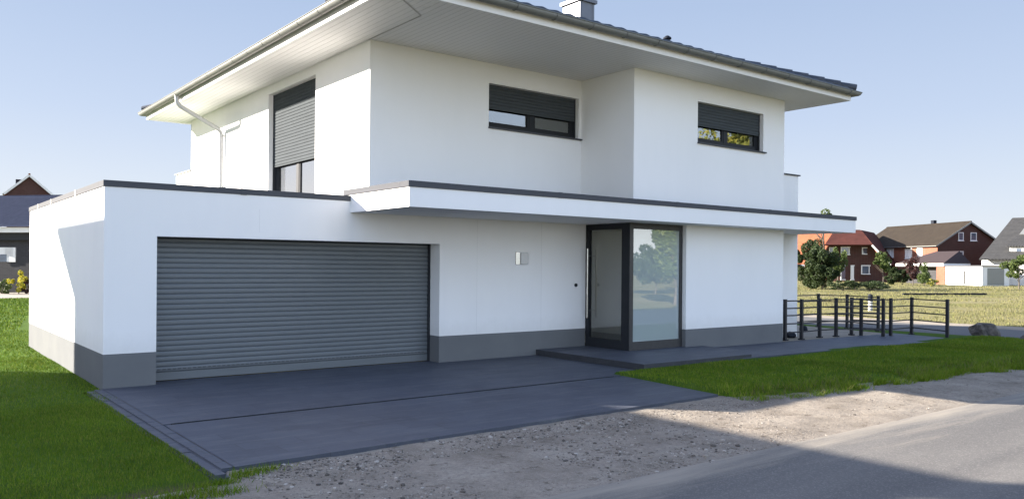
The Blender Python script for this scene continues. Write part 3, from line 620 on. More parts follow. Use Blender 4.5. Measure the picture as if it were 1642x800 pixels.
for cx, cy, sx, sy in ((RX0, RY0, 1, 1), (RX1, RY0, -1, 1), (RX0, RY1, 1, -1), (RX1, RY1, -1, -1)):
    n = 24
    for i in range(n):
        a, b = i / n, (i + 1.12) / n
        w.tube([(cx + sx * half * a, cy + sy * half * a, ZR + .06 + half * a * TAN), (cx + sx * half * b, cy + sy * half * b, ZR + .045 + half * b * TAN)], [.10, .085], 10)
w.tube([(RX0 + half, RY0 + half, zt_), (RX0 + half, RY1 - half, zt_)], .1, 10)
w.build('ridge_tiles', 'tile', roof)
# gutter: half round swept round the eaves
GX0, GX1, GY0, GY1, GZ = FX0 - .11, FX1 + .11, FY0 - .11, FY1 + .11, 5.80
w = MB(); prof = [(.085 * math.cos(a), .085 * math.sin(a)) for a in np.linspace(0, -math.pi, 11)]
prof = [(.085 + .012 * math.cos(a), .012 * math.sin(a)) for a in np.linspace(math.pi * 2, math.pi / 2, 6)] + prof[1:]
prof = prof + [(x * .96, z * .96) for x, z in prof[::-1][:10]]
cor = [(GX0, GY0, -1, -1), (GX1, GY0, 1, -1), (GX1, GY1, 1, 1), (GX0, GY1, -1, 1)]
rings = [[(x + sx * p, y + sy * p, GZ + z) for p, z in prof] for x, y, sx, sy in cor]
for i in range(4):
    A, B = rings[i], rings[(i + 1) % 4]; n = len(prof); w.add(A + B, [(k, k + 1, n + k + 1, n + k) for k in range(n - 1)], True)
gt = w.build('gutter', 'zinc', H)
w = MB()
def ring_strap(x, y, dx, dy):
    w = MB()
    pts = [(x + dx * c * .088, y + dy * c * .088, GZ + s * .088) for c, s in [(math.cos(a), math.sin(a)) for a in np.linspace(0, -math.pi, 9)]]
    for p, q in zip(pts[:-1], pts[1:]): w.bar(p, q, .02 if dx else .004, .004 if dx else .02)
    w.build('gutter_bracket', 'zinc', gt)
y = -1.9
while y < 10.9: ring_strap(GX0, y, 1, 0); y += .8
x = 3.7
while x < 15: ring_strap(x, GY0, 0, 1); x += .8
# downpipe on the sunny left wall
dp = MB(); px_, yo = XU - .075, 7.78
dp.tube([(GX0, yo, 5.73), (GX0, yo, 5.60), (GX0 + .02, yo - .005, 5.545), (GX0 + .07, yo - .01, 5.49), (px_ - .07, yo - .02, 5.04), (px_ - .015, yo - .02, 4.98), (px_, yo - .02, 4.90), (px_, yo - .02, 2.72)], .05, 14)
M['pipe'] = mat('light_zinc_pipe', (.46, .47, .47), .5, .2, noise=(8, .3), col2=(.38, .39, .39))
dpo = dp.build('downpipe', 'pipe', H)
w = MB()
for z in (4.86, 3.6): w.tube([(px_, yo - .02, z), (px_, yo - .02, z + .05)], .057, 14); w.box(px_, XU + .01, yo - .035, yo - .005, z + .01, z + .04)
w.tube([(GX0, yo, 5.76), (GX0, yo, 5.66)], [.07, .047], 14); w.build('pipe_clip', 'pipe', dpo)
# chimneys + vent
def zroof(x, y): return ZR + min(x - RX0, RX1 - x, y - RY0, RY1 - y) * TAN
w = MB(); w.box(10.25, 10.70, 1.5, 2.1, 7.0, 7.93); ch = w.build('chimney', 'chim_zinc', roof)
w = MB(); w.box(10.20, 10.75, 1.45, 2.15, 7.89, 7.97); w.box(10.32, 10.63, 1.57, 2.03, 7.97, 8.06); w.box(10.24, 10.71, 1.49, 2.11, 8.06, 8.09); w.build('chimney_cap', 'chim_zinc', roof)
w = MB()
for yy in (1.62, 1.98): w.box(10.244, 10.25, yy - .01, yy + .01, 7.1, 7.9)
for xx in (10.3, 10.64): w.box(xx - .01, xx + .01, 1.494, 1.5, 7.1, 7.9)
w.box(10.2, 10.75, 1.44, 1.5, 7.2, 7.36); w.build('chimney_seam', 'chim_zinc', roof)
w = MB(); w.box(5.0, 5.7, 2.9, 3.8, 6.4, 8.0); w.box(4.95, 5.75, 2.85, 3.85, 8.0, 8.08); w.build('clad_chimney', 'slate', roof)
w = MB(); zz = zroof(10.42, -1); w.tube([(10.42, -1, zz - .02), (10.42, -1, zz + .13)], .05, 12); w.tube([(10.42, -1, zz + .13), (10.42, -1, zz + .16), (10.42, -1, zz + .20)], [.085, .085, .03], 12); w.build('vent_pipe', 'slate', roof)

# ================================================================ RAILINGS
def railing(pts, label):
    r = empty('railing', (pts[0][0], pts[0][1], 0), label=label, cat='railing', group='black metal railings beside the house')
    o = pts[0]; zb = .0
    for i, p in enumerate(pts):
        w = MB(); x, y = p[0] - o[0], p[1] - o[1]; w.box(x - .034, x + .034, y - .034, y + .034, zb, .985); w.box(x - .06, x + .06, y - .06, y + .06, zb + .0, zb + .03); w.box(x - .038, x + .038, y - .038, y + .038, .985, .997); w.build('post', 'black_iron', r)
    for h in (.955, .775, .60, .40, .19):
        w = MB()
        for a, b in zip(pts[:-1], pts[1:]): w.bar((a[0] - o[0], a[1] - o[1], h), (b[0] - o[0], b[1] - o[1], h), .019, .030)
        w.build('rail', 'black_iron', r)
    return r
railing([(14.88, -.87), (15.44, -.96), (16.37, -.88), (17.01, -.95), (17.57, -1.32), (17.85, -1.76)], 'black five-bar metal railing nearest the white house corner, posts closest together')
railing([(17.83, -.91), (18.25, -1.75), (19.46, -1.70), (18.89, -2.88)], 'black five-bar metal railing at the right end, next to the lawn')
railing([(16.9, 1.25), (19.76, 1.24), (20.05, .49), (19.71, -.64)], 'black five-bar metal railing at the back, in front of the side road')

# small dark stones in the pale terrace
sm = MB()
def rock(px, py, sz, label, name='rock', seed=1, m='rockm', dep=None, sq=(1, 1, .6)):
    bm = bmesh.new(); bmesh.ops.create_icosphere(bm, subdivisions=4, radius=1); rs = np.random.default_rng(seed)
    fs = rs.normal(0, 1.3, (14, 3)); ph = rs.uniform(0, 6, 14)
    pl = [(Vector(rs.normal(0, 1, 3)).normalized(), rs.uniform(.55, .85)) for _ in range(12)]
    for v in bm.verts:
        for n_, d_ in pl:
            k = v.co.dot(n_) - d_
            if k > 0: v.co -= n_ * k * .9
        p = v.co.copy(); v.co *= 1 + .05 * sum(math.sin(np.dot(fs[i] * 3, p) + ph[i]) for i in range(14)) / 3
        v.co = Vector((v.co.x * sz * sq[0], v.co.y * sz * sq[1], v.co.z * sz * sq[2]))
    me = bpy.data.meshes.new(name); bm.to_mesh(me); bm.free(); me.materials.append(M[m]); o = bpy.data.objects.new(name, me); C.objects.link(o)
    return tag(o, label, 'rock')
M['rockm'] = mat('weathered_boulder', (0.138, 0.120, 0.102), .9, noise=(4.5, .14), col2=(0.030, 0.027, 0.024), bump=(7, 1.0, .12))
for px, sz, y_, lb, sd in ((0, .47, 0, 'rough brown boulder lying on the grass by the side road', 3), ):
    o = rock(0, 0, sz, lb, seed=sd, sq=(1.15, .8, .55)); o.location = (20.95, -2.95, .06); o.rotation_euler.z = -.7
o = rock(0, 0, .33, 'smaller dark boulder at the right edge of the grass', seed=8); o.location = (20.0, -4.45, .02)
for i, (x, y_, lb) in enumerate(((15.75, -.15 - .75, 'left dark stone on the pale terrace behind the railing'), (17.0, .35, 'middle dark stone on the pale terrace behind the railing'), (17.9, .55, 'right dark stone on the pale terrace behind the railing'))):
    o = rock(0, 0, .13, lb, name='stone', seed=20 + i, m='slate', sq=(1.2, 1, .8)); o.location = (x, y_ + (.45 if i == 0 else 0), .05); o['group'] = 'dark stones on the terrace'
# marker post in the field
pq = P(1396, 36); mp_ = empty('marker_post', (pq[0], pq[1], -.1), label='short white marker post with dark cap at the field edge', cat='post')
MB().tube([(0, 0, 0), (0, 0, .42)], .09, 12).build('shaft', 'fascia', mp_); MB().tube([(0, 0, .42), (0, 0, .7), (0, 0, .74)], [.11, .10, .04], 12).build('cap', 'slate', mp_)
# dark pipe/ditch edge lying in the field
a, b = P(1448, 58), P(1583, 60)
w = MB(); n = 26; pts = [(a[0] + (b[0] - a[0]) * i / n - a[0], a[1] + (b[1] - a[1]) * i / n - a[1] + .05 * math.sin(i), .04 + .01 * math.sin(i * 2.1)) for i in range(n + 1)]
w.tube(pts, .07, 8); tag(w.build('drain_pipe', 'slate', loc=(a[0], a[1], -.07)), 'long dark pipe lying across the dry field', 'pipe')

# ================================================================ BACKGROUND HOUSES
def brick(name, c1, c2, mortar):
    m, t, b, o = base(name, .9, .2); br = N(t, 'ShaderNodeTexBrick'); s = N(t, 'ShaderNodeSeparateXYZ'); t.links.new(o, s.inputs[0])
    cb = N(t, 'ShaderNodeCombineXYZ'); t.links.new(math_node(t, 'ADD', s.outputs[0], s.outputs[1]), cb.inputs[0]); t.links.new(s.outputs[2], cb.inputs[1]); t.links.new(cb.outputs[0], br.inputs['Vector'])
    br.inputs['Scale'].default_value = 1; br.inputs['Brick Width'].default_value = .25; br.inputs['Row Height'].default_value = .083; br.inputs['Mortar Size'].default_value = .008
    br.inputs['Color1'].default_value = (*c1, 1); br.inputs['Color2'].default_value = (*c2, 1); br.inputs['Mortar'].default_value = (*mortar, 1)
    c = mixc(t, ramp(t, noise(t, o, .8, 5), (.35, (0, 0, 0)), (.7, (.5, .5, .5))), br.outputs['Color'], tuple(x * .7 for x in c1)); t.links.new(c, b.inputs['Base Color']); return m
def tiles(name, c1, c2, ax=0):
    m, t, b, o = base(name, .9, .08); s = N(t, 'ShaderNodeSeparateXYZ'); t.links.new(o, s.inputs[0])
    w1 = math_node(t, 'FRACT', math_node(t, 'MULTIPLY', s.outputs[2], 1 / .2)); u = math_node(t, 'SINE', math_node(t, 'MULTIPLY', math_node(t, 'ADD', s.outputs[0], s.outputs[1]), 2 * math.pi / .3))
    a = noise(t, o, 1.1, 6, .7); c = ramp(t, a, (.3, c2), (.7, c1)); c = mixc(t, ramp(t, w1, (0, (.75, .75, .75)), (.18, (0, 0, 0)), (1, (0, 0, 0))), c, tuple(x * .35 for x in c1))
    t.links.new(c, b.inputs['Base Color']); add_bump(t, b, math_node(t, 'ADD', u, w1), .6, .05); return m
M['brickA'] = brick('shade_toned_red_brick', (.085, .036, .029), (.058, .026, .022), (.09, .075, .065)); M['brickB'] = brick('sun_toned_orange_brick', (.25, .085, .05), (.19, .06, .035), (.2, .15, .12))  # house brick in two copies: sun and shade put into the colours
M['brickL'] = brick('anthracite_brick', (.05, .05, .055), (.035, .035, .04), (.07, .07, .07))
M['tileO'] = tiles('sun_toned_orange_tile', (.27, .095, .05), (.19, .065, .036)); M['tileR'] = tiles('shade_toned_red_tile', (.10, .036, .028), (.065, .026, .022)); M['tileB'] = tiles('grey_brown_roof_tile', (.042, .034, .026), (.028, .023, .019)); M['tileG'] = tiles('grey_roof_tile', (.060, .060, .060), (.040, .041, .042)); M['tileN'] = mat('navy_glazed_tile', (.030, .038, .066), .95, spec=.03, noise=(3, .3), col2=(.018, .024, .046))  # house A tiles: sun and shade put into orange and brown-red copies
M['white'] = mat('white_paint', (.78, .78, .76), .6, noise=(2, .3), col2=(.7, .7, .68)); M['pale'] = mat('offwhite_render', (.72, .71, .68), .85, noise=(.8, .3), col2=(.62, .61, .58))
M['winglass'] = mat('far_window_glass', (.10, .14, .20), .08, 0, spec=1.0, noise=(1.5, .4), col2=(.04, .05, .07))

def slab(mb, pts, th):
    """roof plane of thickness th (upwards) from 3/4 points"""
    p = [Vector(q) for q in pts]; n = len(p); nr = (p[1] - p[0]).cross(p[2] - p[0]).normalized()
    if nr.z < 0: nr = -nr
    vs = p + [q + nr * th for q in p]
    mb.add(vs, [tuple(range(n))[::-1], tuple(range(n, 2 * n))] + [(i, (i + 1) % n, n + (i + 1) % n, n + i) for i in range(n)])
def gable_house(name, loc, rz, W, L, ze, zr, mw_g, mw_s, mr, wins_g=(), wins_s=(), label='', cat='house', ze2=None, ov=.4, group=None, hip=0, door=None, ridge_u=None, board='white'):
    """local frame: origin = near corner; +x along gable wall (width W, faces -y), +y along side (length L; left side faces -x). ridge runs along y."""
    h = empty(name, loc, rz, label, cat, group); ze2 = ze2 or ze; ru = ridge_u or W / 2
    w = MB(); w.add([(0, 0, -.1), (W, 0, -.1), (W, 0, ze2), (ru, 0, zr), (0, 0, ze)], [(0, 1, 2, 3, 4)]); w.build('gable_wall', mw_g, h); w = MB(); w.add([(0, L, -.1), (W, L, -.1), (W, L, ze2), (ru, L, zr), (0, L, ze)], [(4, 3, 2, 1, 0)])
    w.build('gable_wall', mw_g, h)
    w = MB(); w.add([(0, 0, -.1), (0, L, -.1), (0, L, ze), (0, 0, ze)], [(0, 1, 2, 3)]); w.build('side_wall', mw_s, h); w = MB(); w.add([(W, 0, -.1), (W, L, -.1), (W, L, ze2), (W, 0, ze2)], [(3, 2, 1, 0)]); w.build('side_wall', mw_s, h)
    s1 = (zr - ze) / ru; s2 = (zr - ze2) / (W - ru); g = .05; w = MB()
    y0, y1 = -ov, L + ov; yr = hip if hip else y0
    zc = lambda x: (ze + s1 * x if x <= ru else ze2 + s2 * (W - x)) + g
    if hip:
        zh = zr - hip * 1.1 ; xl = ru - (zr - zh) / s1; xr2 = ru + (zr - zh) / s2
        slab(w, [(-ov, y0, zc(-ov)), (-ov, y1, zc(-ov)), (ru, y1, zr + g), (ru, hip, zr + g), (xl, y0, zh + g)], .12)
        slab(w, [(W + ov, y0, zc(W + ov)), (W + ov, y1, zc(W + ov)), (ru, y1, zr + g), (ru, hip, zr + g), (xr2, y0, zh + g)], .12)
        slab(w, [(xl, y0, zh + g + .004), (xr2, y0, zh + g + .004), (ru, hip, zr + g + .004)], .12)
    else:
        slab(w, [(-ov, y0, zc(-ov)), (-ov, y1, zc(-ov)), (ru, y1, zr + g), (ru, y0, zr + g)], .12)
        slab(w, [(W + ov, y0, zc(W + ov)), (W + ov, y1, zc(W + ov)), (ru, y1, zr + g), (ru, y0, zr + g)], .12)
    rf = w.build('roof', mr, h)
    w = MB(); w.bar((-ov, y0 - .015, zc(-ov) + .03), (ru if not hip else xl, y0 - .015, (zr if not hip else zh) + g + .03), .03, .2); w.bar((W + ov, y0 - .015, zc(W + ov) + .03), (ru if not hip else xr2, y0 - .015, (zr if not hip else zh) + g + .03), .03, .2); w.build('verge_board', board, h)
    w = MB(); w.bar((-ov - .06, y0, zc(-ov) + .02), (-ov - .06, y1, zc(-ov) + .02), .12, .1); w.build('gutter', 'zinc', h)
    w = MB(); w.tube([(ru, yr, zr + g + .13), (ru, y1, zr + g + .13)], .11, 8); w.build('ridge_tiles', mr, rf)
    def win(u, z, ww, hh, side, blind=0):
        f = MB(); t = .09; c = ww / 2
        B = (lambda mb, a0, a1, d0, d1, z0, z1: mb.box(a0, a1, d0, d1, z0, z1)) if side == 'g' else (lambda mb, a0, a1, d0, d1, z0, z1: mb.box(d0, d1, a0, a1, z0, z1))
        for a in ((u, u + t, z, z + hh), (u + ww - t, u + ww, z, z + hh), (u + t, u + ww - t, z, z + t), (u + t, u + ww - t, z + hh - t, z + hh)): B(f, a[0], a[1], -.06, .05, a[2], a[3])
        if ww > 1: B(f, u + c - .05, u + c + .05, -.055, .05, z + t, z + hh - t)
        fo = f.build('window', 'white', h); p = MB(); B(p, u + t, u + ww - t, -.02, .02, z + t, z + hh - t); p.build('blind' if blind else 'pane', 'white' if blind else 'winglass', fo)
        s = MB(); B(s, u - .08, u + ww + .08, -.12, .02, z - .07, z - .01); s.build('sill', 'white', fo)
    for q in wins_g: win(*q[:4], 'g', *q[4:])
    for q in wins_s: win(*q[:4], 's', *q[4:])
    if door:
        for (u, ww, hh) in door:
            d = MB().box(u, u + ww, -.05, .02, 0, hh).build('door', 'white', h); MB().box(u + ww - .18, u + ww - .12, -.12, -.05, hh * .45, hh * .5).build('handle', 'steel', d)
    return h
def yaw_of(e): return math.atan2(e[1], e[0])
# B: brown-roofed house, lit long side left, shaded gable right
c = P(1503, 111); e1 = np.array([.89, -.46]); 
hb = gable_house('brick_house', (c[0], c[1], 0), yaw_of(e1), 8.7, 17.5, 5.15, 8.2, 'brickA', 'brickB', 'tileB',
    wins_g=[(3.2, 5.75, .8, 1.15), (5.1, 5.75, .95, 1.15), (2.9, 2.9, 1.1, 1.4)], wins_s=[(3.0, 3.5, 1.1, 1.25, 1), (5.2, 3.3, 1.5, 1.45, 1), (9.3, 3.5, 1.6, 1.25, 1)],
    label='brick house with long grey-brown roof, sun-toned orange side wall and shade-toned dark gable with three windows', ze2=5.95, ridge_u=4.9, group='houses beyond the field', board='zinc')
w = MB(); w.box(5.2, 5.7, 7.5, 8.1, 8.2, 9.0); w.build('chimney', 'slate', hb)
# low lit row in front of the long side: white garage, brick pier, wing with shade-toned roof (all face the sun)
eR, eU = np.array([.89, -.46]), np.array([.46, .89])
def px_of(p): q = np.array(p) - np.array([CX, CY]); return 821 + FPX * (q @ RV) / (q @ DV)
def run_to(p, px):
    l = 0
    while px_of(p + eU * l) > px: l += .02
    return l
c1 = P(1575, 94); L1 = run_to(c1, 1516); dep = float((c1 - np.array([CX, CY])) @ DV); zg_ = Z(1575, 425.5, dep)
gg = empty('garage', (c1[0], c1[1], 0), yaw_of(eR), 'long white flat-roofed garage between the two gabled houses', 'garage')
MB().box(0, 3.6, 0, L1, -.1, zg_ - .14).build('wall', 'pale', gg); MB().box(-.08, 3.68, -.08, L1 + .08, zg_ - .138, zg_).build('roof_edge', 'coping', gg)
MB().box(.7, 2.9, -.04, 0, 0, 1.95).build('gate', 'zinc', gg); MB().box(-.09, 0, L1 * .45, L1 * .45 + .1, 0, 1.6).build('rain_pipe', 'anthracite', gg)
c2 = c1 + eU * (L1 + .1); L2 = run_to(c2, 1440)
gw = empty('garage_wing', (c2[0], c2[1], 0), yaw_of(eR), 'low wing with shade-toned dark roof, white fascia and orange brick pier before the brown-roofed house', 'garage')
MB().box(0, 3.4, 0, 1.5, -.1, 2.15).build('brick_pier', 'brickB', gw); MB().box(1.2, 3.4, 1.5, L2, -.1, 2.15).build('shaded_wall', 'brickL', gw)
MB().box(-.2, 3.6, 0.0, L2 + .2, 2.15, 2.52).build('fascia', 'white', gw)
w = MB(); w.add([(-.25, -.05, 2.522), (3.7, -.05, 2.522), (3.7, L2 + .25, 2.522), (-.25, L2 + .25, 2.522), (3.0, 1.2, 4.1), (3.0, L2 - 3.5, 4.1)], [(0, 1, 4), (1, 2, 5, 4), (2, 3, 5), (3, 0, 4, 5), (3, 2, 1, 0)]); w.build('roof', mat('shade_toned_brown_roof', (.03, .016, .015), .8, noise=(3, .3)), gw)  # the roof's shade is put into its dark base colour
# A: red brick house, front roof toned for shade, side roof for sun
def W3(px, py, dep, o):   # photo pixel at a depth -> point relative to o
    q = P(px, dep) - o; return (float(q[0]), float(q[1]), Z(px, py, dep))
oA = P(1330, 116)
ha = empty('red_brick_house', (oA[0], oA[1], 0), 0, 'shade-toned red brick house with white front door and orange side roof, leftmost far house', 'house', 'houses beyond the field')
g3 = lambda px, dep, z: (*[float(v) for v in (P(px, dep) - oA)], z)
dA = lambda px: 117 - (px - 1330) * .03
w = MB(); zt = Z(1360, 393, 116); ze_ = Z(1423, 424, 114)
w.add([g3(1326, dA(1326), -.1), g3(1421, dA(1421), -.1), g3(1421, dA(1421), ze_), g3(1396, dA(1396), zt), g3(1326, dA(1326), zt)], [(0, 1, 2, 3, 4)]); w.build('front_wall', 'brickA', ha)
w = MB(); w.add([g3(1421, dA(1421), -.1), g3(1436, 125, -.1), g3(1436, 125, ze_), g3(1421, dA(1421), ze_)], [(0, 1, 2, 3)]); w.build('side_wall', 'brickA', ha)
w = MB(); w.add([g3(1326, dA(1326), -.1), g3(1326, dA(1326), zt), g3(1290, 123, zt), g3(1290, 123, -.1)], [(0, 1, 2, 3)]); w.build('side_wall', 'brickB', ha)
zq = Z(1350, 370, 119)
w = MB(); slab(w, [g3(1322, 115.6, zt - .1), g3(1398, 113.6, zt - .1), g3(1379, 118.5, zq), g3(1338, 119.2, zq)], .15); w.build('front_roof', 'tileR', ha)
w = MB(); slab(w, [g3(1398, 113.4, zt - .1), g3(1428, 112.6, ze_ - .15), g3(1446, 125, ze_ - .15), g3(1400, 127, zq), g3(1379, 118.4, zq)], .15); w.build('side_roof', 'tileR', ha)
w = MB(); w.bar(g3(1398, 113.3, zt - .05), g3(1428, 112.5, ze_ - .1), .05, .25); w.build('verge_board', 'white', ha)
w = MB(); slab(w, [g3(1338, 119.1, zq), g3(1329, 115.5, zt - .1), g3(1312, 113.5, Z(1312, 424, 113.5)), g3(1258, 122, Z(1258, 424, 122)), g3(1276, 128, zq)], .15); w.build('orange_roof', 'tileO', ha)
def winA(x0, x1, y0, y1, name='window', m='winglass', mull=1):
    d = dA((x0 + x1) / 2) - .03; a = g3(x0, d, 0); b = g3(x1, d, 0); za, zb = Z(x0, y1, d), Z(x0, y0, d); L = math.hypot(b[0] - a[0], b[1] - a[1]); r = math.atan2(b[1] - a[1], b[0] - a[0])
    f = MB(); t = .12; f.box(0, t, -.06, .04, za, zb); f.box(L - t, L, -.06, .04, za, zb); f.box(t, L - t, -.06, .04, za, za + t); f.box(t, L - t, -.06, .04, zb - t, zb)
    if mull and L > 1.4: f.box(L / 2 - .06, L / 2 + .06, -.055, .04, za + t, zb - t)
    fo = f.build(name, 'white', ha, (a[0], a[1], 0), r); MB().box(t, L - t, -.03, .02, za + t, zb - t).build('pane' if m == 'winglass' else 'leaf', m, fo)
winA(1348, 1374, 395.5, 409); winA(1382, 1394, 396.5, 408); winA(1329, 1341, 396, 408); winA(1381, 1406, 425, 440); winA(1331, 1341, 428, 441)
winA(1364, 1372, 425, 449, 'door', 'white', 0); winA(1348, 1360, 425, 449, 'glazed_panel')
# C: grey-roofed house at the right edge, slope facing us
oC = P(1571, 99); gC = lambda px, dep, z: (*[float(v) for v in (P(px, dep) - oC)], z)
hc = empty('grey_roof_house', (oC[0], oC[1], 0), 0, 'house with tall plain grey tiled roof and white dormer, at the right edge', 'house', 'houses beyond the field')
ze_, zr_ = Z(1571, 417, 99), Z(1624, 351, 106)
w = MB(); w.add([gC(1574, 99.5, -.1), gC(1760, 91.5, -.1), gC(1760, 91.5, ze_), gC(1574, 99.5, ze_)], [(0, 1, 2, 3)]); w.build('front_wall', 'pale', hc)
w = MB(); w.add([gC(1574, 99.5, -.1), gC(1574, 99.5, ze_), gC(1626, 106, zr_ - .2), gC(1690, 113, ze_), gC(1690, 113, -.1)], [(0, 1, 2, 3, 4)]); w.build('gable_wall', 'brickA', hc)
w = MB(); slab(w, [gC(1570, 98.8, ze_), gC(1760, 90.8, ze_), gC(1800, 98, zr_), gC(1623, 106, zr_)], .15); slab(w, [gC(1623, 106, zr_ - .01), gC(1800, 98, zr_ - .01), gC(1860, 106, ze_), gC(1700, 114, ze_)], .15); rf = w.build('roof', 'tileG', hc)
dd_ = lambda px: 98.2 - (px - 1619) * .045
za, zb = Z(1620, 411, 98), Z(1620, 396, 98)
a, b = gC(1619, dd_(1619), 0), gC(1720, dd_(1720), 0); r = math.atan2(b[1] - a[1], b[0] - a[0]); Ld = math.hypot(b[0] - a[0], b[1] - a[1])
dm = MB().box(0, Ld, 0, 3.2, za - .4, zb).build('dormer', 'white', hc, (a[0], a[1], 0), r)
for k_ in (.7, 1.5, 2.9, 3.9): MB().box(k_, k_ + .5, -.03, .03, za + .1, zb - .2).build('window', 'winglass', dm)
w = MB(); slab(w, [(-.3, -.35, zb + .01), (Ld, -.35, zb + .01), (Ld, 5.0, zb + 1.7), (-.3, 5.0, zb + 1.7)], .1); w.build('dormer_roof', 'tileG', dm)
_c = [Vector(v) for v in (gC(1570, 98.8, ze_), gC(1760, 90.8, ze_), gC(1800, 98, zr_), gC(1623, 106, zr_))]
_b = lambda u, v: (_c[0] * (1 - u) + _c[1] * u) * (1 - v) + (_c[3] * (1 - u) + _c[2] * u) * v + Vector((0, 0, .2))
w = MB(); slab(w, [_b(.2, .55), _b(.26, .55), _b(.26, .78), _b(.2, .78)], .08); w.build('skylight', 'zinc', rf)

# bungalow at the left with navy roof
a = P(-60, 49.5); b = P(140, 47.5); eL = (b - a) / np.hypot(*(b - a)); LL = float(np.hypot(*(b - a)))
hl_ = empty('bungalow', (a[0], a[1], 0), yaw_of(eL), 'low anthracite brick bungalow with navy tiled roof behind the left lawn', 'house')
zeL, zrL = 3.82, 6.0
MB().box(0, LL, 0, 9, -.1, 3.05).build('wall', 'brickL', hl_)
MB().box(-.6, LL + .6, -.55, 9.5, 3.50, 3.80).build('fascia', 'white', hl_); MB().box(-.3, LL + .3, -.3, 9.2, 3.05, 3.50).build('soffit_band', 'anthracite', hl_)
w = MB()
# pantiled front slope as geometry
us = np.arange(-.7, LL + .7, .075); rows = 2 * 14; vs = []
for r in range(rows):
    k = (r // 2 + (r % 2)) / 14; lift = .0 if r % 2 else .03
    yy = -.75 + k * 3.9; z = 3.80 + k * (zrL - 3.80) + lift
    vs += [(u, yy + .001 * r, z + .010 * math.sin(u / .3 * 2 * math.pi)) for u in us]
n = len(us); w.add(vs, [(r * n + i, r * n + i + 1, (r + 1) * n + i + 1, (r + 1) * n + i) for r in range(rows - 1) for i in range(n - 1)], True)
slab(w, [(-.7, 3.15, zrL), (LL + .7, 3.15, zrL), (LL + .7, 9.7, 3.8), (-.7, 9.7, 3.8)], .06); w.build('roof', 'tileN', hl_)
for px0, wd, z0, z1 in ((-2, 1.0, 2.05, 2.62), (9, .75, 1.75, 2.62)):
    u = float((P(px0, 48.8) - a) @ eL); f = MB().box(u, u + wd, -.06, -.0, z0, z1).build('window', 'white', hl_)
u = float((P(-1, 48.8) - a) @ eL); MB().box(u, u + .5, -.075, -.06, 1.75, 2.2).build('pane', 'winglass', hl_)
# red gable house behind it
c = P(10, 82); e = np.array([.993, -.116]); WG = 3.9
hg = gable_house('gable_house', (c[0], c[1], 0), yaw_of(e), WG, 10, Z(12, 309, 82), Z(41, 281, 82), 'brickA', 'brickA', 'tileO', label='small red brick gable peeking above the navy bungalow roof', ov=.25, board='pale')
MB().box(.75, 1.75, .6, 1.3, 7, Z(27, 286, 82)).build('chimney', 'slate', hg)

# ================================================================ TREES AND SHRUBS
def leaf_mat(name, c1, c2, c3):
    m, t, b, o = base(name, .6, .3); g = N(t, 'ShaderNodeNewGeometry')
    t.links.new(ramp(t, g.outputs['Random Per Island'], (0, c1), (.55, c2), (1, c3)), b.inputs['Base Color'])
    tr = N(t, 'ShaderNodeBsdfTranslucent'); mx = N(t, 'ShaderNodeMixShader'); mx.inputs[0].default_value = .3
    t.links.new(ramp(t, g.outputs['Random Per Island'], (0, c1), (1, c3)), tr.inputs[0]); out = t.nodes['Material Output']
    t.links.new(b.outputs[0], mx.inputs[1]); t.links.new(tr.outputs[0], mx.inputs[2]); t.links.new(mx.outputs[0], out.inputs[0]); return m
M['leafD'] = leaf_mat('dark_leaves', (0.016, 0.028, 0.010), (0.028, 0.048, 0.014), (0.048, 0.072, 0.020)); M['leafM'] = leaf_mat('green_leaves', (0.040, 0.072, 0.016), (0.072, 0.104, 0.028), (0.112, 0.144, 0.040))
M['leafY'] = leaf_mat('yellow_green_leaves', (.12, .15, .03), (.22, .23, .05), (.32, .29, .06)); M['leafP'] = leaf_mat('purple_leaves', (.03, .015, .015), (.05, .022, .022), (.08, .03, .03)); M['leafF'] = leaf_mat('yellow_flowers', (.15, .2, .03), (.5, .42, .03), (.6, .5, .04))
M['bark'] = mat('grey_bark', (.12, .10, .08), .95, noise=(8, .3), bump=(20, .8, .02), stretch=(1, 1, .3))
def leaves(c, rad, n, size, blobs, r_, cone=False):
    """leaf quads in clumps in an ellipsoid"""
    cl = []
    while len(cl) < blobs:
        p = r_.uniform(-1, 1, 3)
        if np.linalg.norm(p) < 1:
            if cone and np.hypot(p[0], p[1]) > (1 - p[2]) / 2: continue
            cl.append(p * .88)
    cl = np.array(cl); ci = r_.integers(0, blobs, n); d = r_.normal(0, 1, (n, 3)); d /= np.linalg.norm(d, axis=1)[:, None]
    cr = r_.uniform(.14, .34, blobs)
    pos = (cl[ci] + d * (cr[ci] * r_.uniform(.4, 1, n) ** .5)[:, None]) * np.array(rad) + np.array(c)
    s = size * r_.uniform(.6, 1.3, n); a = r_.normal(0, 1, (n, 3)); a /= np.linalg.norm(a, axis=1)[:, None]; b = np.cross(a, r_.normal(0, 1, (n, 3))); b /= np.linalg.norm(b, axis=1)[:, None]
    v = np.stack([pos - a * s[:, None], pos + b * s[:, None] * .5, pos + a * s[:, None], pos - b * s[:, None] * .5], 1).reshape(-1, 3)
    return v
